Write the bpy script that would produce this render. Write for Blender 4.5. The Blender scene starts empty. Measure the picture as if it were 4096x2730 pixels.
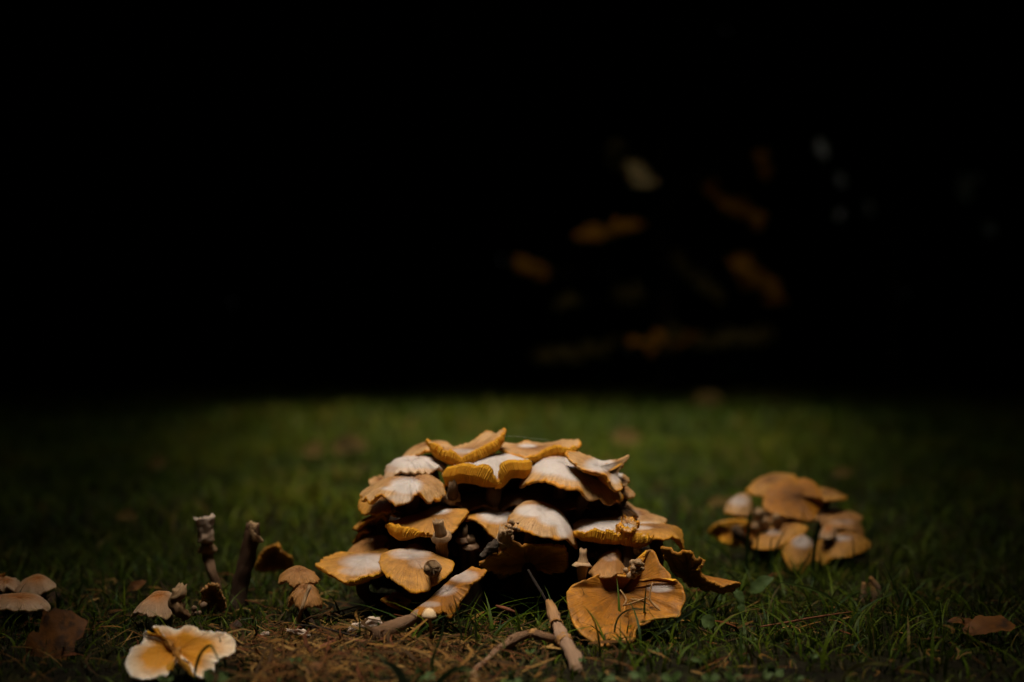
import bpy, math, random
import numpy as np
from mathutils import Vector, noise as mnoise

random.seed(7)
rng = np.random.default_rng(11)
SC = bpy.context.scene
COL = SC.collection

# ------------------------------------------------------------------ camera, sky, sun, exposure
HC = 0.1944            # camera height over the lawn (m)
FPX = 5689.0           # focal length in photograph pixels (50 mm on 36 mm)
YH = 1480.0            # horizon row of the photograph
cam_d = bpy.data.cameras.new('camera')
cam = bpy.data.objects.new('camera', cam_d)
COL.objects.link(cam)
cam.location = (0, 0, HC)
cam.rotation_euler = (math.radians(90), 0, 0)
cam_d.lens = 50
cam_d.sensor_width = 36
cam_d.shift_y = (YH - 1365.0) / 4096.0
cam_d.clip_start = 0.02
cam_d.clip_end = 400
cam_d.dof.use_dof = True
cam_d.dof.focus_distance = 1.06
cam_d.dof.aperture_fstop = 3.1
SC.camera = cam

SUN_EL, SUN_AZ = 78.0, 195.0     # azimuth measured from +Y clockwise: behind the camera, a little left
el, az = math.radians(SUN_EL), math.radians(SUN_AZ)
SUNV = Vector((math.sin(az) * math.cos(el), math.cos(az) * math.cos(el), math.sin(el)))
world = bpy.data.worlds.new('World')
SC.world = world
world.use_nodes = True
wn = world.node_tree
bg = wn.nodes['Background']
sky = wn.nodes.new('ShaderNodeTexSky')
sky.sky_type = 'NISHITA'
sky.sun_disc = False
sky.sun_elevation = el
sky.sun_rotation = az
sky.air_density = 1.0
sky.dust_density = 7.0
sky.ozone_density = 0.6
hsv = wn.nodes.new('ShaderNodeHueSaturation')      # an overcast sky: nearly colourless
hsv.inputs['Saturation'].default_value = 0.35
wn.links.new(sky.outputs[0], hsv.inputs['Color'])
wn.links.new(hsv.outputs[0], bg.inputs[0])
bg.inputs[1].default_value = 0.05
sun_d = bpy.data.lights.new('sun', 'SUN')
sun = bpy.data.objects.new('sun', sun_d)
COL.objects.link(sun)
sun_d.energy = 1.5
sun_d.angle = math.radians(24)
sun_d.color = (1.0, 0.93, 0.82)
sun.rotation_euler = SUNV.to_track_quat('Z', 'Y').to_euler()
vs = SC.view_settings
vs.view_transform = 'Standard'
vs.look = 'None'
vs.exposure = 1.4
vs.gamma = 1
cy = SC.cycles
cy.use_denoising = True
cy.max_bounces = 5
cy.diffuse_bounces = 3
cy.glossy_bounces = 2
cy.transmission_bounces = 2
cy.sample_clamp_indirect = 3.0

# ------------------------------------------------------------------ helpers
def W(px, py, Y):
    """a photograph pixel at distance Y in front of the camera -> a place in the scene"""
    return np.array(((px - 2048.0) / FPX * Y, Y, HC - (py - YH) / FPX * Y))

def gz(x, y):
    """height of the lawn"""
    x = np.asarray(x, float); y = np.asarray(y, float)
    t = np.clip((y - 2.6) / 7.0, 0, 1)
    s = t * t * (3 - 2 * t) * 0.5 + t * 0.5
    b = 0.004 * np.sin(x * 9.1 + 1.3) * np.sin(y * 7.3) + 0.003 * np.sin(x * 17 + y * 13)
    dip = -.007 * np.exp(-(((x + .235) / .08) ** 2 + ((y - .93) / .06) ** 2))
    return 0.10 * s + dip + b * (.2 + .8 * np.clip((y - 1.6) / 1.5, 0, 1)) - 0.002

def G(px, py):
    """the place on the (flat, near) lawn seen at a pixel"""
    Y = HC * FPX / (py - YH)
    p = W(px, py, Y); p[2] = float(gz(p[0], p[1]))
    return p

def nrm(v):
    return v / (np.linalg.norm(v, axis=-1, keepdims=True) + 1e-12)

def tag(o, label, cat, group=None, kind=None):
    if label: o['label'] = label
    if cat: o['category'] = cat
    if group: o['group'] = group
    if kind: o['kind'] = kind
    return o

def empty(name, loc, label, cat, group=None):
    o = bpy.data.objects.new(name, None)
    o.empty_display_size = 0.02
    COL.objects.link(o)
    o.location = tuple(loc)
    return tag(o, label, cat, group)

def build(name, verts, faces, mat, parent=None, smooth=True, attrs=None):
    me = bpy.data.meshes.new(name)
    v = np.asarray(verts, float)
    if parent is not None:
        p = parent; off = np.array(p.location)
        while p.parent is not None:
            p = p.parent; off = off + np.array(p.location)
        v = v - off
    org = np.zeros(3)
    if parent is None:
        org = np.array(((v[:, 0].min() + v[:, 0].max()) / 2, (v[:, 1].min() + v[:, 1].max()) / 2, v[:, 2].min()))
        v = v - org
    if isinstance(faces, np.ndarray):
        nf, k = faces.shape
        me.vertices.add(len(v)); me.vertices.foreach_set('co', v.astype(np.float32).ravel())
        me.loops.add(nf * k); me.loops.foreach_set('vertex_index', faces.astype(np.int32).ravel())
        me.polygons.add(nf)
        me.polygons.foreach_set('loop_start', (np.arange(nf) * k).astype(np.int32))
        me.update(calc_edges=True)
    else:
        me.from_pydata([tuple(q) for q in v], [], faces)
    if smooth:
        me.polygons.foreach_set('use_smooth', np.ones(len(me.polygons), bool))
    if attrs:
        for k, (typ, data) in attrs.items():
            a = me.attributes.new(k, typ, 'POINT')
            data = np.asarray(data, np.float32)
            if typ == 'FLOAT': a.data.foreach_set('value', data.ravel())
            elif typ == 'FLOAT_VECTOR': a.data.foreach_set('vector', data.ravel())
            else: a.data.foreach_set('color', data.ravel())
    me.materials.append(mat)
    me.update()
    o = bpy.data.objects.new(name, me)
    COL.objects.link(o)
    o.location = tuple(org)
    if parent is not None:
        o.parent = parent
    return o

def catmull(ctrl, n, closed=False):
    """smooth line through the control points, n samples evenly along it; returns points and control indices"""
    c = np.asarray(ctrl, float); m = len(c)
    seg = m if closed else m - 1
    us = np.linspace(0, seg, seg * 24 + 1)
    def ev(u):
        i = np.minimum(np.floor(u).astype(int), seg - 1); f = (u - i)[:, None]
        if closed:
            p0, p1, p2, p3 = c[(i - 1) % m], c[i % m], c[(i + 1) % m], c[(i + 2) % m]
        else:
            p0, p1, p2, p3 = c[np.maximum(i - 1, 0)], c[i], c[np.minimum(i + 1, m - 1)], c[np.minimum(i + 2, m - 1)]
        return .5 * (2 * p1 + (p2 - p0) * f + (2 * p0 - 5 * p1 + 4 * p2 - p3) * f ** 2 + (3 * p1 - p0 - 3 * p2 + p3) * f ** 3)
    dense = ev(us)
    L = np.concatenate(([0], np.cumsum(np.linalg.norm(np.diff(dense, axis=0), axis=1) + 1e-7)))
    s = np.linspace(0, L[-1], n + 1)[:-1] if closed else np.linspace(0, L[-1], n)
    u = np.interp(s, L, us)
    return ev(u), u, ev

def vnoise(P, scale, seed=0.0):
    return np.array([mnoise.noise(Vector((p[0] * scale + seed, p[1] * scale - seed * .7, p[2] * scale + seed * .3))) for p in P])

def sstep(a, b, x):
    t = np.clip((x - a) / (b - a), 0, 1)
    return t * t * (3 - 2 * t)

def tube(path, radii, nseg=14, cap_ends=True, wob=0.0, seed=0.0, n=None, jag=0.0):
    path = np.asarray(path, float); radii = np.asarray(radii, float)
    if n:
        path, u, _ = catmull(path, n)
        radii = np.interp(u, np.arange(len(radii)), radii)
    T = nrm(np.gradient(path, axis=0))
    up = np.array((0.0, 1.0, 0.13)); vs_ = []
    for i, (p, t, r) in enumerate(zip(path, T, radii)):
        a = nrm(np.cross(t, up)); b = np.cross(t, a)
        th = np.linspace(0, 2 * np.pi, nseg, endpoint=False)
        rr = np.full(nseg, r)
        if wob:
            rr = r * (1 + wob * np.array([mnoise.noise(Vector((math.cos(x) * 1.9 + seed, math.sin(x) * 1.9, i * .3 + seed))) for x in th]))
        vs_.append(p + np.outer(np.cos(th) * rr, a) + np.outer(np.sin(th) * rr, b))
    if jag:
        jz = np.array([mnoise.noise(Vector((math.cos(x) * 2.2 + seed, math.sin(x) * 2.2, seed * 3))) for x in th])
        vs_[0] = vs_[0] - np.outer(np.abs(jz) * 2.2 * jag * radii[0] - .2 * jag * radii[0], T[0])
    V = np.concatenate(vs_); m = len(path); F = []
    for i in range(m - 1):
        for j in range(nseg):
            k = (j + 1) % nseg
            F.append((i * nseg + j, i * nseg + k, (i + 1) * nseg + k, (i + 1) * nseg + j))
    along = np.repeat(np.linspace(0, 1, m), nseg)
    ang = np.tile(np.linspace(0, 2 * np.pi, nseg, endpoint=False), m)
    if cap_ends:
        V = np.vstack((V, path[0] - T[0] * radii[0] * (.25 if not jag else -.9 * jag), path[-1] + T[-1] * radii[-1] * .25))
        a, b = len(V) - 2, len(V) - 1
        for j in range(nseg):
            k = (j + 1) % nseg
            F.append((a, k, j)); F.append((b, (m - 1) * nseg + j, (m - 1) * nseg + k))
        along = np.concatenate((along, [0, 1])); ang = np.concatenate((ang, [0, 0]))
    d = np.stack((np.cos(ang), np.sin(ang), along), 1)
    return V, F, {'rad': ('FLOAT', along), 'dir': ('FLOAT_VECTOR', d)}

# ------------------------------------------------------------------ materials
class NT:
    def __init__(s, name):
        s.m = bpy.data.materials.new(name); s.m.use_nodes = True
        s.t = s.m.node_tree; s.b = s.t.nodes['Principled BSDF']
    def n(s, typ, **kw):
        x = s.t.nodes.new(typ)
        for k, v in kw.items(): setattr(x, k, v)
        return x
    def l(s, a, b): s.t.links.new(a, b)
    def attr(s, name):
        return s.n('ShaderNodeAttribute', attribute_name=name)
    def ramp(s, fac, stops):
        r = s.n('ShaderNodeValToRGB'); e = r.color_ramp.elements
        while len(e) < len(stops): e.new(0.5)
        for q, (p, c) in zip(e, stops): q.position = p; q.color = (*c, 1) if len(c) == 3 else c
        s.l(fac, r.inputs[0]); return r.outputs[0]
    def mix(s, fac, a, b, mode='MIX'):
        x = s.n('ShaderNodeMix', data_type='RGBA', blend_type=mode)
        if isinstance(fac, (int, float)): x.inputs[0].default_value = fac
        else: s.l(fac, x.inputs[0])
        for i, v in ((6, a), (7, b)):
            if isinstance(v, tuple): x.inputs[i].default_value = (*v, 1)
            else: s.l(v, x.inputs[i])
        return x.outputs[2]
    def math(s, op, a, b=None, clamp=False):
        x = s.n('ShaderNodeMath', operation=op, use_clamp=clamp)
        for i, v in ((0, a), (1, b)):
            if v is None: continue
            if isinstance(v, (int, float)): x.inputs[i].default_value = v
            else: s.l(v, x.inputs[i])
        return x.outputs[0]
    def noise(s, scale, detail=4, rough=.55, vec=None, out=0):
        x = s.n('ShaderNodeTexNoise'); x.inputs['Scale'].default_value = scale
        x.inputs['Detail'].default_value = detail; x.inputs['Roughness'].default_value = rough
        if vec is not None: s.l(vec, x.inputs['Vector'])
        return x.outputs[out]
    def geo(s):
        return s.n('ShaderNodeNewGeometry').outputs['Position']
    def vmul(s, vec, v):
        x = s.n('ShaderNodeVectorMath', operation='MULTIPLY'); s.l(vec, x.inputs[0]); x.inputs[1].default_value = v
        return x.outputs[0]
    def bump(s, h, dist, strength=1.0):
        x = s.n('ShaderNodeBump'); x.inputs['Strength'].default_value = strength; x.inputs['Distance'].default_value = dist
        s.l(h, x.inputs['Height']); s.l(x.outputs[0], s.b.inputs['Normal'])
    def fin(s, col=None, rough=.6, spec=.3, sss=0, sssr=(1, .4, .1), ssc=.004):
        if col is not None:
            if isinstance(col, tuple): s.b.inputs['Base Color'].default_value = (*col, 1)
            else: s.l(col, s.b.inputs['Base Color'])
        if isinstance(rough, (int, float)): s.b.inputs['Roughness'].default_value = rough
        else: s.l(rough, s.b.inputs['Roughness'])
        s.b.inputs['Specular IOR Level'].default_value = spec
        if sss:
            s.b.inputs['Subsurface Weight'].default_value = sss
            s.b.inputs['Subsurface Radius'].default_value = sssr
            s.b.inputs['Subsurface Scale'].default_value = ssc
        return s.m

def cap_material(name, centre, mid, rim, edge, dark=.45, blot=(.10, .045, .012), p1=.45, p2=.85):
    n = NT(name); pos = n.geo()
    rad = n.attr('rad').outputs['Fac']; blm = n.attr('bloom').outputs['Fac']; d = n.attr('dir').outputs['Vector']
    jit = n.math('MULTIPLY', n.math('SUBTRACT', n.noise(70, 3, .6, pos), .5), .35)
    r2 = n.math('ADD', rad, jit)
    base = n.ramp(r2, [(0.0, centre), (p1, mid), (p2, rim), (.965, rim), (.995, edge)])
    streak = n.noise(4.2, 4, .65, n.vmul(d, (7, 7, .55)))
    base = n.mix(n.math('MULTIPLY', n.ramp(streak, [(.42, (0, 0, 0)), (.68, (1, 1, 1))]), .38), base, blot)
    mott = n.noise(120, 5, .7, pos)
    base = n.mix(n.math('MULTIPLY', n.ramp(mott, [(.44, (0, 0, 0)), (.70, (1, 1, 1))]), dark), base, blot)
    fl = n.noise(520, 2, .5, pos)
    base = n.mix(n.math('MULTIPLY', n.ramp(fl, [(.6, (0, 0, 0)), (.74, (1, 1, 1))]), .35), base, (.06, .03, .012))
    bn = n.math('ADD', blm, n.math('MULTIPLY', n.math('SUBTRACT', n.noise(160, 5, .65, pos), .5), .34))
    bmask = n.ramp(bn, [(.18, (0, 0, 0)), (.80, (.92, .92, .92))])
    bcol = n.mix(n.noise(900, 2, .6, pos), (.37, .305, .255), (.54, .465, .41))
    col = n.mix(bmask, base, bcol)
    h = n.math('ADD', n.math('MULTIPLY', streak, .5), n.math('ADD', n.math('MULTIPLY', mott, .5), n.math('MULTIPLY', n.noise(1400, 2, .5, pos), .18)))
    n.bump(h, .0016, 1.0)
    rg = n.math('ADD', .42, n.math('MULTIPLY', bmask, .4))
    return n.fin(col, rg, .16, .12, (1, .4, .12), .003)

M = {}
M['cap'] = cap_material('cap_ochre', (.21, .085, .03), (.38, .185, .064), (.49, .275, .11), (.58, .225, .012))
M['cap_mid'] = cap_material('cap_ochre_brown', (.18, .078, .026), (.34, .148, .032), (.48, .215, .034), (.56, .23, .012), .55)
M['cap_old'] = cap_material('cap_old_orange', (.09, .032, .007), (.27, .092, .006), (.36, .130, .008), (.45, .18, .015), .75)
M['cap_pale'] = cap_material('cap_pale_edge', (.55, .19, .008), (.66, .26, .012), (.78, .60, .40), (.74, .64, .52), .25, (.40, .17, .03), .60, .93)
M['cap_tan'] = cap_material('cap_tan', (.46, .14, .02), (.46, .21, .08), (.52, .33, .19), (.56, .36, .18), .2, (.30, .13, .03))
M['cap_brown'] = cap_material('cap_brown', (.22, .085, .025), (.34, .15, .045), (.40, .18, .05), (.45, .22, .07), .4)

M['cap_gap_shade'] = cap_material('gap_shade_cap', (.022, .010, .004), (.04, .017, .005), (.08, .033, .008), (.13, .055, .012), .5, (.01, .006, .003))  # near-black filler caps, the shade of the gaps put into their colour

def gill_material():
    n = NT('gills_orange'); pos = n.geo(); rad = n.attr('rad').outputs['Fac']; g = n.attr('gill').outputs['Fac']
    c = n.ramp(rad, [(.0, (.30, .13, .035)), (.6, (.46, .20, .03)), (1., (.62, .29, .02))])
    c = n.mix(n.math('MULTIPLY', n.ramp(n.noise(150, 4, .6, pos), [(.5, (0, 0, 0)), (.75, (1, 1, 1))]), .4), c, (.16, .06, .012))
    return n.fin(c, .7, .06, .1, (1, .4, .1), .002)
M['gill'] = gill_material()

def stem_material(name, top, mid, base):
    n = NT(name); pos = n.geo(); rad = n.attr('rad').outputs['Fac']; d = n.attr('dir').outputs['Vector']
    c = n.ramp(n.math('ADD', rad, n.math('MULTIPLY', n.math('SUBTRACT', n.noise(90, 3, .6, pos), .5), .4)), [(0, top), (.4, mid), (1, base)])
    st = n.noise(3.5, 4, .7, n.vmul(d, (5, 5, .7)))
    c = n.mix(n.math('MULTIPLY', n.ramp(st, [(.45, (0, 0, 0)), (.7, (1, 1, 1))]), .55), c, (.07, .035, .016))
    n.bump(n.math('ADD', st, n.math('MULTIPLY', n.noise(700, 3, .6, pos), .4)), .0012, .9)
    return n.fin(c, .6, .12, .08, (1, .5, .25), .002)
M['stem'] = stem_material('stem_fibrous', (.10, .055, .024), (.045, .022, .010), (.022, .012, .007))  # colour darkened to stand in for the shade between the caps
M['stem_brown'] = stem_material('stem_brown', (.30, .18, .105), (.21, .115, .06), (.14, .07, .03))
M['stem_tan'] = stem_material('stem_tan', (.42, .20, .06), (.34, .20, .12), (.25, .15, .085))
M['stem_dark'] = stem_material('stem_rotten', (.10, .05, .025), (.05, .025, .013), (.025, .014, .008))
M['flesh'] = stem_material('torn_flesh', (.68, .50, .36), (.62, .44, .31), (.46, .29, .17))
M['flesh_tan'] = stem_material('dry_flesh', (.46, .28, .14), (.38, .22, .10), (.28, .14, .06))

def grass_material():
    n = NT('grass_blades'); a = n.attr('col'); pos = n.geo()
    c = n.mix(n.math('MULTIPLY', n.noise(60, 3, .6, pos), .35), a.outputs['Color'], (.02, .03, .006))
    m = n.fin(c, .5, .07)
    tr = n.n('ShaderNodeBsdfTranslucent'); n.l(c, tr.inputs[0])
    mx = n.n('ShaderNodeMixShader'); mx.inputs[0].default_value = .22
    out = n.t.nodes['Material Output']
    n.l(n.b.outputs[0], mx.inputs[1]); n.l(tr.outputs[0], mx.inputs[2]); n.l(mx.outputs[0], out.inputs[0])
    return m
M['grass'] = grass_material()

def leaf_material(name, a, b, rough=.45, blotch=None, scale=90, spec=.12):
    n = NT(name); pos = n.geo()
    c = n.mix(n.ramp(n.noise(scale, 5, .6, pos), [(.35, (0, 0, 0)), (.68, (1, 1, 1))]), a, b)
    if blotch: c = n.mix(n.ramp(n.noise(scale * .6, 4, .6, pos), [(.52, (0, 0, 0)), (.62, (1, 1, 1))]), c, blotch)
    n.bump(n.noise(scale * 3, 4, .6, pos), .0006, .7)
    return n.fin(c, rough, spec)
M['plant'] = leaf_material('herb_leaf', (.034, .055, .012), (.065, .09, .028), .6)
M['plant'].node_tree.nodes['Principled BSDF'].inputs['Specular IOR Level'].default_value = .08
M['fallen'] = leaf_material('fallen_leaf', (.13, .046, .007), (.07, .024, .005), .6, (.035, .016, .007))
M['fallen_pale'] = leaf_material('fallen_leaf_tan', (.075, .048, .012), (.05, .032, .008), .8, (.03, .02, .006), 40, .03)
M['yellow'] = leaf_material('autumn_leaf', (.52, .22, .014), (.40, .155, .010), .5, None, 8, .1)
M['buff'] = leaf_material('autumn_leaf_buff', (.85, .64, .30), (.78, .54, .22), .5, None, 8, .1)
M['olive'] = leaf_material('autumn_leaf_olive', (.10, .07, .010), (.07, .05, .007), .6, None, 8, .1)
M['silver'] = leaf_material('sky_gap_leaf', (.82, .83, .77), (.74, .75, .70), .5, None, 8, .1)  # near-white leaves standing in for bright sky showing through the wood
M['ever'] = leaf_material('evergreen_foliage', (.018, .040, .017), (.028, .055, .020), .9, None, 3, .0)
M['bark'] = leaf_material('bark', (.035, .025, .018), (.018, .013, .010), .9, None, 12, .05)
M['twig'] = leaf_material('twig_bark', (.17, .055, .022), (.09, .032, .014), .55, None, 160)
M['darkbark'] = leaf_material('rotten_bark', (.05, .032, .02), (.02, .014, .01), .8, (.09, .07, .05), 220, .1)
n = NT('litter_fibres'); M['litter'] = n.fin(n.mix(n.math('MULTIPLY', n.noise(300, 2, .5, n.geo()), .5), n.attr('col').outputs['Color'], (.03, .017, .006)), .7, .06)
M['straw'] = leaf_material('straw', (.34, .19, .075), (.24, .12, .04), .6, None, 200, .2)
n = NT('spider_silk'); M['silk'] = n.fin((.45, .45, .40), .3, .5)

def ground_material():
    n = NT('lawn_soil'); pos = n.geo()
    c = n.ramp(n.noise(26, 8, .7, pos), [(.3, (.006, .005, .003)), (.5, (.014, .011, .005)), (.7, (.020, .022, .005))])
    far = n.ramp(n.noise(1.6, 6, .65, pos), [(.35, (.014, .023, .002)), (.6, (.028, .042, .003)), (.75, (.040, .036, .005))])
    sep = n.n('ShaderNodeSeparateXYZ'); n.l(pos, sep.inputs[0])
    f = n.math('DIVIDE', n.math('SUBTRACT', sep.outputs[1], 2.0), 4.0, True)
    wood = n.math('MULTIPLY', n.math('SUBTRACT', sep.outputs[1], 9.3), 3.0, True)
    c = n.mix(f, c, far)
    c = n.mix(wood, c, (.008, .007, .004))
    n.bump(n.noise(180, 6, .7, pos), .004, 1)
    return n.fin(c, .9, .05)
M['ground'] = ground_material()

# ------------------------------------------------------------------ the ground: one sheet to the horizon
def make_ground():
    ys = np.concatenate((np.linspace(-6, .4, 10), np.linspace(.46, 3, 90), np.linspace(3.1, 12, 50), np.linspace(13, 300, 24)))
    xs = np.concatenate((-np.geomspace(300, 1.7, 24), np.linspace(-1.6, 1.6, 110), np.geomspace(1.7, 300, 24)))
    X, Y = np.meshgrid(xs, ys)
    Z = gz(X, Y)
    near = (np.abs(X) < 1.6) & (Y < 3) & (Y > .4)
    P = np.stack((X.ravel(), Y.ravel(), Z.ravel()), 1)
    nz = vnoise(P * np.array((1, 1, 0)), 22) * .0025 + vnoise(P * np.array((1, 1, 0)), 60, 3) * .0012
    P[:, 2] += np.where(near.ravel(), nz - .003, -.004)
    r, c = X.shape
    i = (np.arange(r - 1)[:, None] * c + np.arange(c - 1)[None]).ravel()
    F = np.stack((i, i + 1, i + c + 1, i + c), 1)
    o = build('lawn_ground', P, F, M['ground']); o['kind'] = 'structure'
make_ground()

# ------------------------------------------------------------------ wood behind the lawn, and unseen trees added to block light
def leaf_quads(C, size, flat=.0, jitter=.5):
    k = len(C)
    a = nrm(rng.normal(size=(k, 3))); u = rng.normal(size=(k, 3)); a[:, 2] *= (1 - flat); a = nrm(a)
    b = nrm(np.cross(a, u)); b[:, 2] *= (1 - flat); b = nrm(b)
    s = (size * (1 - jitter / 2 + jitter * rng.random(k)))[:, None]
    P = np.stack((C - a * s, C + b * s * .42 - a * s * .1, C + a * s, C - b * s * .42 - a * s * .1), 1).reshape(-1, 3)
    return P, np.arange(k * 4).reshape(k, 4)

def wood_tree_mesh(h, r, nleaf, size, seed):
    g = np.random.default_rng(seed)
    cl = []
    for i in range(70):
        z = h * (.04 + .94 * g.random() ** .9); rr = r * (1 - .75 * (z / h) ** 1.5) * math.sqrt(g.random()); a = g.random() * 6.283
        cl.append((math.cos(a) * rr, math.sin(a) * rr, z))
    cl = np.array(cl)
    C = cl[g.integers(0, 70, nleaf)] + g.normal(size=(nleaf, 3)) * (r * .26, r * .26, h * .05)
    C[:, 2] = np.maximum(C[:, 2], .05)
    return leaf_quads(C, np.full(nleaf, size))

def make_wood():
    protos = []
    for k, (h, r) in enumerate(((6.2, 1.7), (7.5, 2.1))):
        e = empty('evergreen_tree', (0, 0, 0), 'tall dark evergreen tree, shared by the black wood beyond the lawn and added light-blocking rows', 'tree', 'trees of the dark wood')
        V, F, _ = tube([(0, 0, -.2), (.05, .03, h * .5), (0, .05, h * .96)], [.16, .1, .02], 10, n=14)
        build('trunk', V, F, M['bark'], e)
        P, Fq = wood_tree_mesh(h, r, 5200, .17, 5 + k)
        build('crown', P, Fq, M['ever'], e, smooth=False)
        protos.append(e)
    spots = [(x_ + rng.normal() * .2, y_ + rng.normal() * .2, i_ % 2) for i_, (x_, y_) in enumerate(
        [(-4.5 + 1.8 * q_, -3.4) for q_ in range(6)] + [(sx_ * 5.6, -1.6 + 1.9 * q_) for sx_ in (-1, 1) for q_ in range(7)])]  # unseen rows behind and beside the camera, added to cut sky fill
    for row, (y0, sp, k0) in enumerate(((11.4, 1.75, 0), (13.6, 1.9, 1), (16.2, 2.1, 0))):
        nn = 9 + row * 2
        for i in range(nn):
            spots.append(((i - (nn - 1) / 2) * sp + rng.normal() * .25, y0 + rng.normal() * .3, (i + k0) % 2))
    used = [False, False]
    for x, y, k in spots:
        src = protos[k]
        if not used[k]:
            used[k] = True; o = src
        else:
            o = src.copy(); COL.objects.link(o)
            for ch in src.children:
                c = ch.copy(); COL.objects.link(c); c.parent = o
        o.location = (x, y, float(gz(x, y)))
        o.rotation_euler = (0, 0, rng.random() * 6.28)
        s = .9 + .25 * rng.random(); o.scale = (s, s, s)
make_wood()

LD = np.array(SUNV) / SUNV[2]
def lit_half(side, y):
    w = np.minimum(.08 + .155 * y, .95) if side < 0 else .04 + .20 * y
    return np.where(y > 8.0, -9, np.where(y < .72, -9, w))
def make_shade_tree(side, label):
    # unseen foliage added to block light, darkening all but a central wedge
    k = 62000
    gy = -1.5 + 13.5 * rng.random(k * 3) ** 1.25
    hw = lit_half(side, gy - np.where(gy > 4, 3.2 * rng.random(k * 3) - 2.6, 0)) + .04 * rng.normal(size=k * 3)
    gx = rng.uniform(0, 5.2, k * 3)
    ok = (gx > hw)
    if side > 0:      # added foliage thinned so light reaches the saplings
        ok &= ~((gx < 2.4) & (gx > .1) & (gy > 6.1) & (gy < 7.3) & (rng.random(k * 3) < .5))
    gx, gy = gx[ok][:k], gy[ok][:k]
    h = .62 + .25 * np.maximum(gy, 0) + rng.random(len(gy)) * .25
    C = np.stack((side * gx, gy, np.zeros(len(gy))), 1) + LD[None] * h[:, None]
    size = .055 + .016 * np.maximum(gy, 0)
    P, F = leaf_quads(C, size, flat=.45)
    root = np.array((side * 2.7, -.4, -.05))
    e = empty('added_shade_tree', root, label, 'tree', 'unseen trees added to shade the lawn')
    top = root + (side * -.1, .3, 4.2)
    V, Ft, _ = tube([root, root + (side * .05, .1, 1.6), top], [.2, .15, .05], 12, n=18)
    build('trunk', V, Ft, M['bark'], e)
    for q in range(6):
        a = root + (0, .05, 1.1 + q * .42)
        b = np.array((side * (.6 + .3 * q), -1.0 + q * 1.7, 1.5 + q * .5))
        V, Ft, _ = tube([a, (a + b) / 2 + (0, 0, .25), b], [.06, .04, .012], 8, n=12)
        build('limb', V, Ft, M['bark'], e)
    build('crown', P, F, M['ever'], e, smooth=False)
make_shade_tree(-1, 'unseen evergreen with low boughs added to shade the lawn beside the yellow-centred torn cap')
make_shade_tree(1, 'unseen evergreen with low boughs added to shade the lawn beside the smaller mushroom clump')

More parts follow.
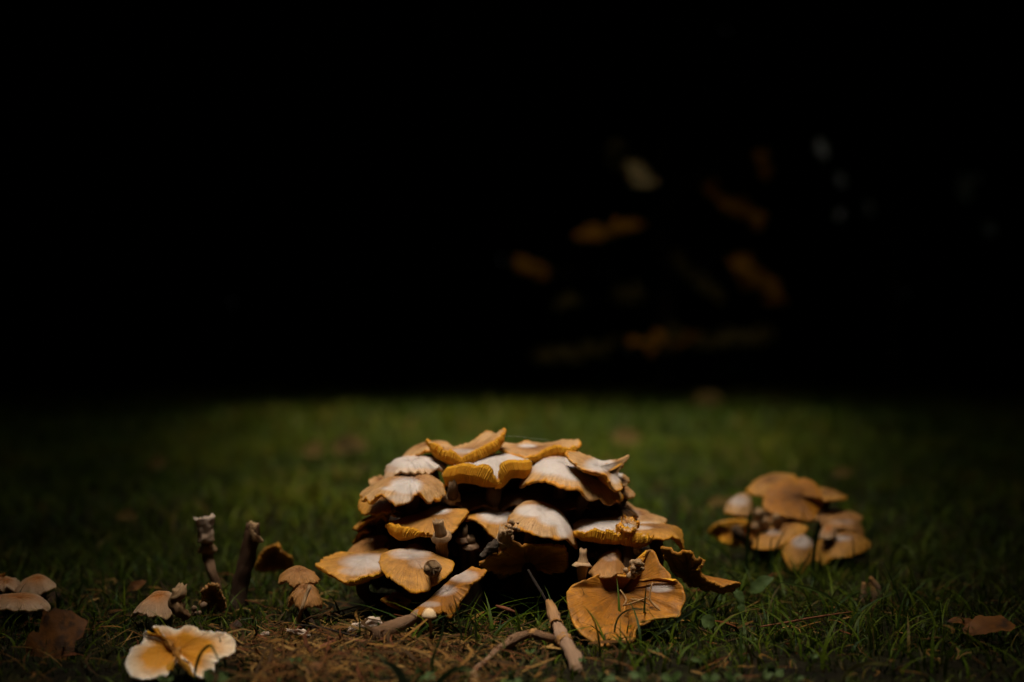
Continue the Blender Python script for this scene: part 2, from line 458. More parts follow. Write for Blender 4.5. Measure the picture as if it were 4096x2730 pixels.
# ------------------------------------------------------------------ mushrooms
def mushroom(label, Yc, front, back, centre, dr=None, mid=None, tm=None, k=2.0, bloom=(), mat='cap', cd=0.0, th=.006,
             frill=.0008, wob=.0010, na=220, stem=None, gills=True, group=None, name='mushroom', tear=0.0, midk=.92, under=True, seed=None, category='mushroom'):
    if mid is not None and na == 220: na = 320
    seed = seed if seed is not None else (centre[0] * .013 + centre[1] * .007)
    xs = [p[0] for p in front] + [p[0] for p in back]
    cx, hw = (min(xs) + max(xs)) / 2, (max(xs) - min(xs)) / 2
    if dr is None: dr = hw / FPX * Yc * .85
    def d_of(p, s):
        if len(p) == 3: return p[2]
        u = max(-1, min(1, (p[0] - cx) / hw)); return s * dr * math.sqrt(max(0, 1 - u * u))
    dF = [d_of(p, -1) for p in front]; dB = [d_of(p, 1) for p in back]
    R = np.array([W(p[0], p[1], Yc + d) for p, d in zip(front, dF)] + [W(p[0], p[1], Yc + d) for p, d in zip(back, dB)])
    C = W(centre[0], centre[1], Yc + cd)
    nv = np.zeros(3)
    for i in range(len(R)):
        nv += np.cross(R[i] - C, R[(i + 1) % len(R)] - C)
    nv = nrm(nv)
    if tm is None: tm = .72 if mid is not None else .6
    def dmid(Rp):
        v = Rp - C; h = v @ nv; ip = v - np.outer(h, nv)
        return C + ip * tm + np.outer(h * tm ** k, nv)
    Mid = dmid(R)
    if mid is None and k >= 1.6: Mid = Mid + nv * min(.0042, hw / FPX * Yc * .11)      # fleshy dome, margin turned down
    if mid is not None:
        mp = np.array([(p[0], p[1]) for p in mid], float)
        ml = np.concatenate(([0], np.cumsum(np.hypot(*np.diff(mp, axis=0).T)))); ml /= ml[-1]
        fp = np.array([(p[0], p[1]) for p in front], float)
        fl = np.concatenate(([0], np.cumsum(np.hypot(*np.diff(fp, axis=0).T)))); fl /= fl[-1]
        for i, f in enumerate(fl):
            x, y = np.interp(f, ml, mp[:, 0]), np.interp(f, ml, mp[:, 1])
            m = W(x, y, Yc + dF[i] * midk)
            w = min(1, min(f, 1 - f) / .08)
            Mid[i] = Mid[i] * (1 - w) + m * w
    rim, u, ev = catmull(R, na, True)
    _, _, evm = catmull(Mid, 8, True)
    md = evm(u)
    ts = np.concatenate((np.linspace(0.03, .7, 11), np.linspace(.75, 1.0, 9)))
    nr = len(ts)
    th_a = np.linspace(0, 2 * np.pi, na, endpoint=False)
    frill = frill * 1.6
    if frill or tear:
        fr = np.array([mnoise.noise(Vector((math.cos(a) * 3.2 + seed, math.sin(a) * 3.2, seed))) * 1.5 + .7 * mnoise.noise(Vector((math.cos(a) * 13 + seed, math.sin(a) * 13, seed + 5))) for a in th_a])
        fr2 = np.array([mnoise.noise(Vector((math.cos(a) * 9 - seed, math.sin(a) * 9, seed + 9))) for a in th_a])
        out = nrm(rim - C)
        rim = rim + nv * (fr * frill)[:, None] + out * (fr2 * frill * .8)[:, None] - out * (np.clip(fr2 - .25, 0, 1) * tear)[:, None]
    P = np.zeros((nr, na, 3))
    for i, t in enumerate(ts):
        L0 = (t - tm) * (t - 1) / (tm); L1 = t * (t - 1) / (tm * (tm - 1)); L2 = t * (t - tm) / (1 - tm)
        if mid is None:
            P[i] = C * L0 + md * L1 + rim * L2
        else:
            vM = md - C; hM = vM @ nv; ipM = vM - np.outer(hM, nv)
            if t <= tm:
                q = t / tm; P[i] = C + ipM * q + np.outer(hM * q ** max(k, 1.3), nv)
            else:
                q = (t - tm) / (1 - tm); lv = rim - md
                P[i] = md + lv * q + nrm(ipM) * (np.linalg.norm(lv, axis=1) * .55 * q * (1 - q))[:, None]
    flat = P.reshape(-1, 3)
    if wob:
        wgt = np.repeat(np.clip(ts * 1.6, 0, 1), na)
        dsp = vnoise(flat, 55, seed) * wob + vnoise(flat, 150, seed + 3) * wob * .35
        flat = flat + nv[None] * (dsp * wgt)[:, None]
        P = flat.reshape(nr, na, 3)
    dth = np.roll(P, -1, 1) - np.roll(P, 1, 1); dt = np.gradient(P, axis=0)
    N = nrm(np.cross(dt, dth))
    if (N.reshape(-1, 3) @ nv).mean() < 0: N = -N
    # top skin and the lip at the margin
    edir = nrm(P[-1] - P[-2])
    lip0 = P[-1] - N[-1] * .0009 + edir * .0006
    lip = P[-1] - N[-1] * .0021 - edir * .0002
    topc = P[0].mean(0)
    V = np.vstack((topc[None], P.reshape(-1, 3), lip0, lip))
    F = []
    for j in range(na):
        F.append((0, 1 + j, 1 + (j + 1) % na))
    for i in range(nr + 1):
        a = 1 + i * na
        for j in range(na):
            j2 = (j + 1) % na
            F.append((a + j, a + na + j, a + na + j2, a + j2))
    rad = np.concatenate(([0], np.repeat(ts, na), np.full(2 * na, 1.0)))
    dv = np.stack((np.tile(np.cos(th_a), nr), np.tile(np.sin(th_a), nr), np.repeat(ts, na)), 1)
    dv = np.vstack(((0, 0, 0), dv, np.tile(np.stack((np.cos(th_a), np.sin(th_a), np.ones(na)), 1), (2, 1))))
    bl = np.zeros(len(V))
    pxx = 2048 + V[:, 0] / V[:, 1] * FPX; pyy = YH - (V[:, 2] - HC) / V[:, 1] * FPX
    for b in bloom:
        q = np.sqrt(((pxx - b[0]) / b[2]) ** 2 + ((pyy - b[1]) / b[3]) ** 2)
        bl = np.maximum(bl, (b[4] if len(b) > 4 else 1) * (1 - sstep(.45, 1.55, q)))
    base = V[:, 2].min()
    loc = (C[0], C[1], max(base, 0.0))
    e = empty(name, loc, label, category, group)
    build('cap', V, F, M[mat], e, attrs={'rad': ('FLOAT', rad), 'dir': ('FLOAT_VECTOR', dv), 'bloom': ('FLOAT', bl)})
    # gills: thin blades folded under the cap
    if gills:
        gi = [i for i in range(nr) if ts[i] > .12]
        gi = gi[::2] + ([gi[-1]] if (len(gi) - 1) % 2 else [])
        rows = []
        for i in gi:
            t = ts[i]
            tk = .0021 + th * .8 * (1 - t) ** 1.15
            gd = .0017 * min(1, th / .006) * (math.sin(math.pi * min(1, max(0, (t - .08) / .94))) ** .6)
            off = tk + np.where(np.arange(na) % 2 == 0, gd, 0)
            q = P[i] - N[i] * off[:, None]
            if i == nr - 1: q = P[i] - N[i] * .0021 - nrm(P[-1] - P[-2]) * .0003
            rows.append(q)
        Q = np.concatenate(rows); FG = []
        for i in range(len(gi) - 1):
            for j in range(na):
                j2 = (j + 1) % na
                FG.append((i * na + j, i * na + j2, (i + 1) * na + j2, (i + 1) * na + j))
        g = np.tile((np.arange(na) % 2 == 0).astype(float), len(gi))
        build('gills', Q, FG, M['gill'], e, smooth=False, attrs={'rad': ('FLOAT', np.repeat(ts[gi], na)), 'gill': ('FLOAT', g)})
    if stem is not None:
        s0 = C - nv * (th * .8 + .004)
        make_stem(e, s0, -nv, np.array(stem[0], float), *stem[1:])
    return e

def make_ring(parent, c, ax, r, flare, h, mat, seed=0., na=28, drop=1):
    """a ragged skirt round a stem"""
    ax = nrm(ax); a = nrm(np.cross(ax, (0.13, .9, .2))); b = np.cross(ax, a)
    th = np.linspace(0, 2 * np.pi, na, endpoint=False)
    rows = []
    prof = [(r * .96, 0), (r * 1.2, .0006), (flare * .8, -h * .25), (flare, -h * .7), (flare * .97, -h), (flare * .8, -h * .75), (r * 1.0, -h * .45)]
    for q, (rr, z) in enumerate(prof):
        nz = np.array([mnoise.noise(Vector((math.cos(t) * 2 + seed, math.sin(t) * 2, q * .3 + seed))) for t in th])
        fac = (rr - r) / max(flare - r, 1e-6)
        R = rr * (1 + .16 * nz * fac)
        Z = z + nz * h * .5 * fac
        rows.append(c + np.outer(np.cos(th) * R, a) + np.outer(np.sin(th) * R, b) + np.outer(Z, ax) * drop)
    V = np.concatenate(rows); F = []
    m = len(prof)
    for i in range(m - 1):
        for j in range(na):
            k = (j + 1) % na
            F.append((i * na + j, i * na + k, (i + 1) * na + k, (i + 1) * na + j))
    d = np.stack((np.tile(np.cos(th), m), np.tile(np.sin(th), m), np.repeat(np.linspace(0, 1, m), na)), 1)
    return build('ring', V, F, mat, parent, attrs={'rad': ('FLOAT', np.zeros(len(V))), 'dir': ('FLOAT_VECTOR', d)})

def make_stem(parent, a, d0, b, r0=.0048, r1=.0065, mat='stem', ring=False, n=22):
    L = np.linalg.norm(b - a)
    p = [a, a + d0 * L * .25, b + (a - b) * .3 + np.array((0, 0, -.0)), b]
    V, F, A = tube(p, [r0 * 1.25, r0, (r0 + r1) / 2, r1], 14, wob=.18, seed=a[0] * 77, n=n)
    s = build('stem', V, F, M[mat], parent, attrs=A)
    if ring:
        P, _, _ = catmull(p, n)
        i = max(2, int(n * .22))
        make_ring(s, P[i], P[i - 1] - P[i + 1], r0 * 1.05, r0 * 2.1, .005, M['flesh_tan'], seed=a[0] * 31)
    return s

BASE = np.array((-.002, 1.205, -.004))
def to_base(px, py, Y, f=.42):
    c = W(px, py, Y); b = BASE + (c - BASE) * np.array((f, f, 0)); b[2] = -.006
    return b

GM = 'mushrooms of the big heaped clump'
def mc(label, Y, front, back, centre, f=.42, sr=None, **kw):
    kw.setdefault('group', GM)
    st = kw.pop('st', True)
    if st: kw['stem'] = (to_base(centre[0], centre[1], Y, f),)
    return mushroom(label, Y, front, back, centre, **kw)

# --- top of the clump
mc('ochre saucer-shaped mushroom crowning the clump, rim turned up into a pointed corner', 1.185,
   [(1713, 1767), (1751, 1779), (1785, 1805), (1812, 1807), (1843, 1826), (1866, 1817), (1900, 1794), (1927, 1782), (1988, 1752), (2017, 1716)],
   [(2007, 1714), (1977, 1733), (1954, 1725), (1927, 1733), (1900, 1756), (1850, 1776), (1812, 1784), (1774, 1777), (1735, 1773)],
   (1855, 1800), mid=[(1713, 1785), (1745, 1815), (1775, 1834), (1820, 1858), (1866, 1858), (1897, 1847), (1980, 1800), (2006, 1765), (2019, 1735)],
   tm=.8, bloom=[(1850, 1806, 60, 12, .55)], dr=.022, frill=.0012)
mc('small ochre mushroom half hidden behind the saucer-shaped topmost cap', 1.225,
   [(1612, 1832), (1650, 1824), (1690, 1806), (1740, 1800), (1800, 1800)],
   [(1790, 1770), (1712, 1775), (1690, 1780), (1650, 1803), (1615, 1820)], (1705, 1785), dr=.028)
mc('wavy ochre mushroom at the top of the clump with a raised square corner', 1.20,
   [(1990, 1785), (2011, 1790), (2030, 1805), (2068, 1817), (2099, 1824), (2122, 1826), (2145, 1815), (2180, 1800), (2218, 1782), (2256, 1788), (2286, 1790), (2323, 1780)],
   [(2313, 1763), (2294, 1756), (2256, 1758), (2229, 1764), (2191, 1772), (2149, 1767), (2114, 1769), (2076, 1778), (2026, 1772), (2000, 1768)],
   (2130, 1790), mid=[(1992, 1788), (2030, 1808), (2080, 1824), (2122, 1836), (2150, 1834), (2190, 1828), (2230, 1818), (2265, 1815), (2295, 1803), (2323, 1784)], tm=.85,
   bloom=[(2110, 1784, 38, 8, .8)], dr=.024, k=1.4, frill=.0012)
mc('white-dusted mushroom under the topmost caps, its orange gilled lip rolled up and notched', 1.165,
   [(1768, 1892), (1797, 1874), (1831, 1865), (1870, 1861), (1908, 1867), (1927, 1859), (1950, 1858), (1966, 1872), (1976, 1900), (1992, 1926), (2006, 1915), (2000, 1870), (2012, 1849), (2053, 1846), (2099, 1843), (2122, 1853), (2129, 1864)],
   [(2116, 1844), (2072, 1822), (2015, 1813), (1960, 1818), (1900, 1838), (1830, 1858), (1790, 1868)],
   (1985, 1826), mid=[(1768, 1918), (1790, 1938), (1815, 1930), (1858, 1918), (1908, 1928), (1940, 1936), (1970, 1932), (1985, 1936), (1996, 1944), (2012, 1936), (2022, 1915), (2045, 1898), (2080, 1905), (2110, 1902), (2124, 1884)],
   tm=.84, midk=.93, bloom=[(1985, 1838, 170, 58, 1), (1988, 1890, 26, 24, .85)], dr=.034, k=1.6, frill=.0007)
mc('broad mushroom with a white powdered crown and tan rim drooping to the right', 1.15,
   [(2076, 1947), (2114, 1932), (2168, 1928), (2214, 1935), (2244, 1943), (2267, 1953), (2306, 1962), (2340, 1981), (2367, 2006), (2409, 1997), (2432, 2016), (2451, 2008), (2470, 2006), (2493, 1997)],
   [(2478, 1972), (2440, 1945), (2390, 1908), (2310, 1876), (2240, 1846), (2180, 1847), (2130, 1868), (2098, 1905)],
   (2262, 1868), bloom=[(2235, 1866, 120, 36, 1), (2330, 1898, 105, 26, .95), (2400, 1945, 75, 12, .45)], dr=.040, k=2.6, frill=.0012)
mc('ochre mushroom with an upturned horn, overlapping the broad white-crowned cap', 1.135,
   [(2264, 1813), (2283, 1840), (2306, 1859), (2340, 1878), (2378, 1886), (2417, 1892), (2430, 1912), (2443, 1943), (2458, 1956), (2474, 1960), (2490, 1954)],
   [(2484, 1925, .006), (2474, 1893, .010), (2500, 1850, .018), (2519, 1830, .022), (2510, 1820, .024), (2482, 1846, .026), (2436, 1840, .028), (2386, 1836, .026), (2352, 1821, .020), (2317, 1809, .012), (2275, 1808, .004)],
   (2400, 1866), bloom=[(2400, 1860, 60, 28, .9), (2462, 1912, 22, 25, .7)], dr=.026, k=1.3, frill=.001)
mc('small folded tan mushroom tucked behind the horned cap', 1.165,
   [(2462, 1905), (2480, 1930), (2500, 1944), (2516, 1922)], [(2508, 1908), (2490, 1896), (2470, 1893)], (2490, 1912), dr=.012, bloom=[(2478, 1900, 14, 14, .8)], na=120)
mc('small tan mushroom pointing away below the horned cap', 1.185,
   [(2470, 1950), (2492, 1975), (2518, 1990), (2536, 1988)], [(2539, 1972), (2512, 1945), (2488, 1930)], (2502, 1960), dr=.012, na=120)
# --- left shoulder
mc('crumpled white mushroom with folded pale flaps on the shoulder of the clump', 1.18,
   [(1529, 1936), (1552, 1925), (1580, 1900), (1621, 1888), (1655, 1900), (1670, 1886), (1690, 1902), (1706, 1890), (1725, 1898), (1750, 1880), (1782, 1878)],
   [(1786, 1868), (1751, 1853), (1709, 1851), (1668, 1836), (1652, 1846), (1613, 1838), (1571, 1855), (1544, 1886)],
   (1640, 1852), bloom=[(1650, 1850, 110, 26, 1), (1740, 1860, 60, 18, .9), (1600, 1880, 70, 14, .5)], dr=.030, k=3, frill=.002, wob=.0028, mat='cap_tan')
mc('small tan mushroom edge peeping out behind the crumpled white one', 1.215,
   [(1477, 1922), (1488, 1948), (1520, 1962), (1560, 1955)], [(1565, 1915), (1530, 1906), (1498, 1911)], (1522, 1922), dr=.016, na=120)
mc('tan mushroom with a square white patch and a torn crinkled pale lip', 1.145,
   [(1441, 1981), (1464, 2003), (1506, 1995), (1533, 1990), (1556, 2000), (1583, 2015), (1610, 2022), (1630, 2008), (1650, 1988), (1682, 1985), (1713, 1995), (1747, 2007), (1770, 1985)],
   [(1782, 1958), (1770, 1935), (1743, 1916), (1705, 1905), (1667, 1904), (1621, 1907), (1583, 1924), (1533, 1943), (1491, 1962), (1445, 1972)],
   (1650, 1925), bloom=[(1625, 1945, 62, 34, 1), (1570, 1955, 50, 10, .7), (1605, 1995, 60, 18, .55)], dr=.036, k=2.4, frill=.0022, tear=.004, wob=.0016)
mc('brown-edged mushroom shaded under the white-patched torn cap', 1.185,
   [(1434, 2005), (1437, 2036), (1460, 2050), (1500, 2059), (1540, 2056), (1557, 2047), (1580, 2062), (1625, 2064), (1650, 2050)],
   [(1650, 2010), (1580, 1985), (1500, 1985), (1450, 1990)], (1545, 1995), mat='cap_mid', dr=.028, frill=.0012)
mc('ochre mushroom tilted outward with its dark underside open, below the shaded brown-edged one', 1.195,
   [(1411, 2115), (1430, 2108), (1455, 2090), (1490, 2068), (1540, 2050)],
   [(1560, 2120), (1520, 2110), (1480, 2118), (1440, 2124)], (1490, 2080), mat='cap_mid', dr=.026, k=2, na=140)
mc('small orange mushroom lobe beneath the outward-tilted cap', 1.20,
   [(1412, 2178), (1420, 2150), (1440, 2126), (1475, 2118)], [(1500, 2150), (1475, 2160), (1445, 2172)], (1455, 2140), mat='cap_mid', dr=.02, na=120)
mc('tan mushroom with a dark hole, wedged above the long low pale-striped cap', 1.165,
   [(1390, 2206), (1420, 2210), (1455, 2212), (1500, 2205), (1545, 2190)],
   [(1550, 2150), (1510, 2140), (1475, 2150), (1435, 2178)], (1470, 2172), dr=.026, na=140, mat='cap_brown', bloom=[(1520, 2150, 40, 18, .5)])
# --- middle
mc('brown mushroom with a pinched corner and a broken ringed stem against it', 1.13,
   [(1544, 2101), (1567, 2096), (1602, 2105), (1659, 2115), (1698, 2131), (1736, 2142), (1770, 2140), (1800, 2132), (1831, 2105), (1845, 2075), (1873, 2045)],
   [(1840, 2036), (1797, 2026), (1755, 2027), (1705, 2039), (1659, 2062), (1590, 2084)],
   (1742, 2052), mid=[(1548, 2112), (1575, 2140), (1606, 2160), (1628, 2145), (1665, 2125), (1705, 2128), (1740, 2130), (1780, 2122), (1815, 2100), (1832, 2075), (1850, 2052)], tm=.8,
   bloom=[(1735, 2042, 65, 17, .9)], mat='cap_mid', dr=.034, frill=.0008)
mc('mushroom with a slanting ochre rim and grey-white dust, in the middle of the clump', 1.14,
   [(1847, 2079), (1881, 2076), (1916, 2092), (1946, 2115), (1965, 2138), (1988, 2158), (2030, 2160)],
   [(2080, 2100), (2075, 2050), (2000, 2038), (1946, 2041), (1900, 2046), (1868, 2060)],
   (1985, 2062), bloom=[(1990, 2060, 75, 34, .9)], mat='cap_mid', dr=.030, k=1.8)
mc('domed mushroom, white-dusted above an orange rim drawn to a low point', 1.115,
   [(2028, 2085), (2042, 2096), (2053, 2115), (2084, 2123), (2114, 2129), (2168, 2142), (2206, 2150), (2244, 2161), (2275, 2161), (2294, 2177), (2312, 2196)],
   [(2294, 2150), (2283, 2108), (2267, 2077), (2244, 2054), (2206, 2035), (2168, 2022), (2122, 2018), (2084, 2022), (2058, 2036), (2040, 2062)],
   (2165, 2048), bloom=[(2130, 2044, 68, 24, 1), (2215, 2070, 62, 34, 1), (2258, 2110, 32, 42, .95)], dr=.034, k=2.8)
mc('flat white-topped mushroom with a low upturned orange lip of gills', 1.12,
   [(2288, 2130), (2321, 2124), (2359, 2122), (2386, 2116), (2413, 2125), (2428, 2114), (2447, 2112), (2452, 2132), (2468, 2136), (2490, 2118), (2530, 2122)],
   [(2545, 2085), (2500, 2066), (2435, 2067), (2378, 2071), (2321, 2080), (2298, 2098)],
   (2405, 2088), mid=[(2290, 2136), (2330, 2145), (2378, 2153), (2417, 2160), (2455, 2162), (2490, 2160), (2530, 2140)], tm=.86,
   bloom=[(2390, 2096, 95, 36, 1)], dr=.032, k=1.5, frill=.0012)
mc('scrap of torn ochre mushroom standing on the flat white-topped cap', 1.095,
   [(2476, 2112), (2490, 2122), (2520, 2125), (2545, 2112)], [(2548, 2095), (2525, 2082), (2502, 2066), (2494, 2085), (2480, 2096)], (2512, 2100), dr=.010, bloom=[(2508, 2104, 26, 10, .8)], na=120, k=1, st=False, frill=.002)
mc('fan-shaped orange mushroom fragment with ragged gills beside the flat white-topped cap', 1.105,
   [(2470, 2112), (2500, 2108), (2530, 2118), (2560, 2140), (2590, 2148), (2613, 2143)],
   [(2590, 2150), (2540, 2140), (2490, 2130)], (2530, 2140), mid=[(2472, 2140), (2500, 2160), (2545, 2172), (2580, 2162), (2605, 2150)], tm=.7, dr=.014, k=1.2, na=160, frill=.002)
mc('flat ochre mushroom jutting out of the clump toward the smaller clump, outer side hanging down', 1.15,
   [(2480, 2140), (2540, 2150), (2600, 2160), (2660, 2157), (2700, 2150), (2724, 2160), (2736, 2192)],
   [(2732, 2150), (2724, 2118), (2690, 2113), (2640, 2110), (2590, 2113), (2530, 2112)],
   (2625, 2118), mat='cap_mid', dr=.030, k=3, bloom=[(2560, 2112, 50, 10, .6)])
mc('brown sloping mushroom with a small knob, behind the flat ones', 1.19,
   [(2470, 2075), (2540, 2100), (2590, 2112), (2622, 2108), (2650, 2098), (2667, 2082)],
   [(2652, 2080), (2630, 2090), (2612, 2073), (2588, 2050), (2540, 2034), (2505, 2010), (2480, 2000)],
   (2550, 2060), dr=.026, k=2, bloom=[(2585, 2100, 55, 13, .75), (2530, 2060, 40, 26, .35)])
# --- lower left
mc('long low pale-striped mushroom with a folded pointed corner, at the foot of the clump', 1.115,
   [(1263, 2257), (1292, 2272), (1326, 2295), (1361, 2318), (1388, 2326), (1404, 2318), (1449, 2302), (1487, 2290), (1520, 2284), (1548, 2282)],
   [(1560, 2215), (1541, 2199), (1510, 2200), (1468, 2205), (1391, 2211), (1353, 2215), (1303, 2234)],
   (1455, 2232), mid=[(1275, 2262), (1310, 2278), (1345, 2298), (1375, 2312), (1400, 2330), (1425, 2326), (1465, 2308), (1500, 2296), (1540, 2290)], tm=.85,
   bloom=[(1475, 2250, 110, 34, .72), (1425, 2285, 70, 20, .55)], mat='cap_mid', dr=.034, k=1.6, frill=.001)
mc('large brown mushroom with a broken hollow stem poking from its face, low on the clump', 1.085,
   [(1517, 2240), (1521, 2270), (1540, 2297), (1570, 2318), (1602, 2344), (1640, 2362), (1680, 2369), (1713, 2365), (1724, 2350), (1760, 2322), (1785, 2305), (1818, 2253)],
   [(1770, 2236), (1715, 2212), (1672, 2180), (1640, 2182), (1600, 2206), (1560, 2210), (1532, 2218)],
   (1650, 2232), bloom=[(1640, 2215, 85, 26, .62), (1690, 2255, 60, 22, .4)], mat='cap_mid', dr=.034, k=1.9, cd=.004)
mc('toppled mushroom lying on edge with pale-streaked cap and a long stem trailing to the litter', 1.032,
   [(1648, 2458), (1690, 2464), (1740, 2458), (1768, 2444), (1785, 2452), (1806, 2468), (1830, 2432), (1850, 2395), (1882, 2340), (1922, 2308), (1942, 2282)],
   [(1932, 2276), (1890, 2275), (1850, 2291), (1800, 2331), (1740, 2388), (1692, 2428)],
   (1795, 2368), bloom=[(1775, 2362, 55, 24, .55), (1850, 2305, 65, 26, .6), (1715, 2418, 50, 14, .5)], dr=.016, k=2.2, mat='cap_old', frill=.0014, st=False,
   )
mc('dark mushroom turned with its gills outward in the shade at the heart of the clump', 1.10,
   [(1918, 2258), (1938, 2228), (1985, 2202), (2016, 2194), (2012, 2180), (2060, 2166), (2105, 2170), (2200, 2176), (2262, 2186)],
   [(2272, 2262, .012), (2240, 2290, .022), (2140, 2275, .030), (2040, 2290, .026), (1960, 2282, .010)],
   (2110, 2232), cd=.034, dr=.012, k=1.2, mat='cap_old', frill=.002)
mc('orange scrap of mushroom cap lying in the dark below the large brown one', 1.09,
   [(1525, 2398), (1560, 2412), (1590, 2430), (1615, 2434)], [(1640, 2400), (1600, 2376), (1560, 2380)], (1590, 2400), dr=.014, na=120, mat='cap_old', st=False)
# --- big fallen cap and neighbours
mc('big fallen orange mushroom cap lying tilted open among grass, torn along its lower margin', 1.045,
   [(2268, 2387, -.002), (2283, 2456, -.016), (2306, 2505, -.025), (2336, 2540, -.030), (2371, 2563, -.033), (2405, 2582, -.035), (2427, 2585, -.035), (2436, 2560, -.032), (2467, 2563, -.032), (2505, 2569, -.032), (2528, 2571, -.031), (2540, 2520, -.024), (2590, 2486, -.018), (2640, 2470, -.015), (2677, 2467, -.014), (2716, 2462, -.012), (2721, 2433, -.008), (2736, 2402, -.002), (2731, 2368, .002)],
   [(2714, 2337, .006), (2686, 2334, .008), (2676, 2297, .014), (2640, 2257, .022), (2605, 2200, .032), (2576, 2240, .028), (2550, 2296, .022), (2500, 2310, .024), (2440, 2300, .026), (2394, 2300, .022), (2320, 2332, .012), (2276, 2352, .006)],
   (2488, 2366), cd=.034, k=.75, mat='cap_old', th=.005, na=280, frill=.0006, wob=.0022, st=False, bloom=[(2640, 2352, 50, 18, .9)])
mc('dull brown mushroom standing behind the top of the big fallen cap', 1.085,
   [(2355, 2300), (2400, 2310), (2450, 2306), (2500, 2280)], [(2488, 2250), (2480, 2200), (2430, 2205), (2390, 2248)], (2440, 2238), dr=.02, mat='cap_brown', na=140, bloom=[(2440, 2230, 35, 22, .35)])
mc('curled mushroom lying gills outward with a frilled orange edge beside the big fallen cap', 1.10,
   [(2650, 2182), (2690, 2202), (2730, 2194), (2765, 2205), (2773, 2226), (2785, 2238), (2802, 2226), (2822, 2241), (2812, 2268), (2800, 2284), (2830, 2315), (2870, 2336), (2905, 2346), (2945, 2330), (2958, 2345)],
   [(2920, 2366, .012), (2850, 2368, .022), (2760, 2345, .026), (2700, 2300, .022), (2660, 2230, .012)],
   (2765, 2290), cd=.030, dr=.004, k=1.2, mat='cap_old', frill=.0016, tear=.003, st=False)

# --- added filler mushrooms, coloured near black to darken the gaps in the clump
GI = 'added dark fillers inside the clump'
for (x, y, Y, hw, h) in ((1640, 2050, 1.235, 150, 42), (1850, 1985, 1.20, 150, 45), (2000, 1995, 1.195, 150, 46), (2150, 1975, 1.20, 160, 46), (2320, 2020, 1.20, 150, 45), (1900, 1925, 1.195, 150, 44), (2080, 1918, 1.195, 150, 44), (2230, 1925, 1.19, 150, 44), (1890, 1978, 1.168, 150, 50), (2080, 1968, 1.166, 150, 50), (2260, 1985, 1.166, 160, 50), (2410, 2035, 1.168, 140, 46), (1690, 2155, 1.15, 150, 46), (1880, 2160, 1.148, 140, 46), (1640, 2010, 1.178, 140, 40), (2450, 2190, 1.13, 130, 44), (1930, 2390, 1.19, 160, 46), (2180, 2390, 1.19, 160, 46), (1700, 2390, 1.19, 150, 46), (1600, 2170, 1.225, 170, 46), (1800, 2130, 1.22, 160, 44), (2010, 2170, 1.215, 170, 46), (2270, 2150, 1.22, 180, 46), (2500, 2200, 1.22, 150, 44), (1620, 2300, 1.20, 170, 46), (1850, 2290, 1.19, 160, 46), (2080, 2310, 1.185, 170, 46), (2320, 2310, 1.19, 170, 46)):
    mushroom('added dark filler mushroom blackening the gaps inside the clump', Y,
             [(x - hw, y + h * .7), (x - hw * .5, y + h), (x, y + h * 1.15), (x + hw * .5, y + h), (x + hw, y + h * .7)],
             [(x + hw * .7, y + h * .2), (x, y - h * .1), (x - hw * .7, y + h * .2)], (x, y), mat='cap_gap_shade', na=90, frill=.002, wob=.002, group=GI,
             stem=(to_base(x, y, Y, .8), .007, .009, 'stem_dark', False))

# --- long stem of the toppled mushroom
def lone_stalk(label, path, radii, mat='stem', rings=(), name='broken_stem', group=None, nseg=16, wob=.22, category='stem', ringmat='flesh_tan', n=26, jag=.8):
    path = np.asarray(path, float)
    e = empty(name, (path[:, 0].mean(), path[:, 1].mean(), max(0, path[:, 2].min() - max(radii))), label, category, group)
    V, F, A = tube(path, radii, nseg, wob=wob, seed=path[0][0] * 91, n=n, jag=jag)
    s = build('stalk', V, F, M[mat], e, attrs=A)
    P, u, _ = catmull(path, n); rr = np.interp(u, np.arange(len(radii)), radii)
    for f, fl, h in rings:
        i = int(min(n - 2, max(1, f * n)))
        make_ring(s, P[i], P[i - 1] - P[i + 1], rr[i] * 1.0, rr[i] * fl, h, M[ringmat], seed=f * 17 + path[0][0] * 50)
    return e

for o in [x for x in COL.objects if x.get('label', '').startswith('toppled mushroom')]:
    V, F, A = tube([W(1700, 2445, 1.036), W(1660, 2470, 1.028), W(1600, 2500, 1.018), W(1545, 2528, 1.008), W(1500, 2545, 1.0)],
                   [.0042, .0040, .0050, .0062, .0058], 16, wob=.3, seed=3, n=30)
    build('stem', V, F, M['stem_brown'], o, attrs=A)

# --- broken stems in and on the clump
lone_stalk('broken pale stem with a ring, leaning on the pinched brown cap', [W(1752, 2086, 1.088), W(1757, 2110, 1.089), W(1764, 2140, 1.092), W(1768, 2200, 1.10), W(1770, 2262, 1.105)],
           [.0042, .0040, .0050, .0045, .005], 'flesh_tan', [(.30, 1.6, .004)], ringmat='flesh_tan')
lone_stalk('broken hollow stem end pointing outward from the large brown cap', [W(1731, 2274, 1.030), W(1732, 2272, 1.040), W(1734, 2270, 1.056), W(1738, 2268, 1.075)],
           [.0052, .0050, .0046, .004], 'flesh_tan', [(.10, 1.25, .003)])
lone_stalk('short broken stem with a flared ring, in the dark below the domed cap', [W(2332, 2202, 1.075), W(2331, 2230, 1.075), W(2330, 2256, 1.075), W(2328, 2280, 1.075), W(2328, 2330, 1.08), W(2330, 2460, 1.10)],
           [.0026, .0027, .0046, .0042, .003, .003], 'flesh_tan', [(.17, 1.9, .0025)])
lone_stalk('cup-like pale ring of a broken stem filled with crumbs, beside the domed white-dusted cap', [W(2022, 2120, 1.088), W(2018, 2150, 1.09), W(2016, 2180, 1.10), W(2010, 2300, 1.13)],
           [.0050, .0056, .0040, .0045], 'flesh_tan', [(.14, 1.35, .005)])
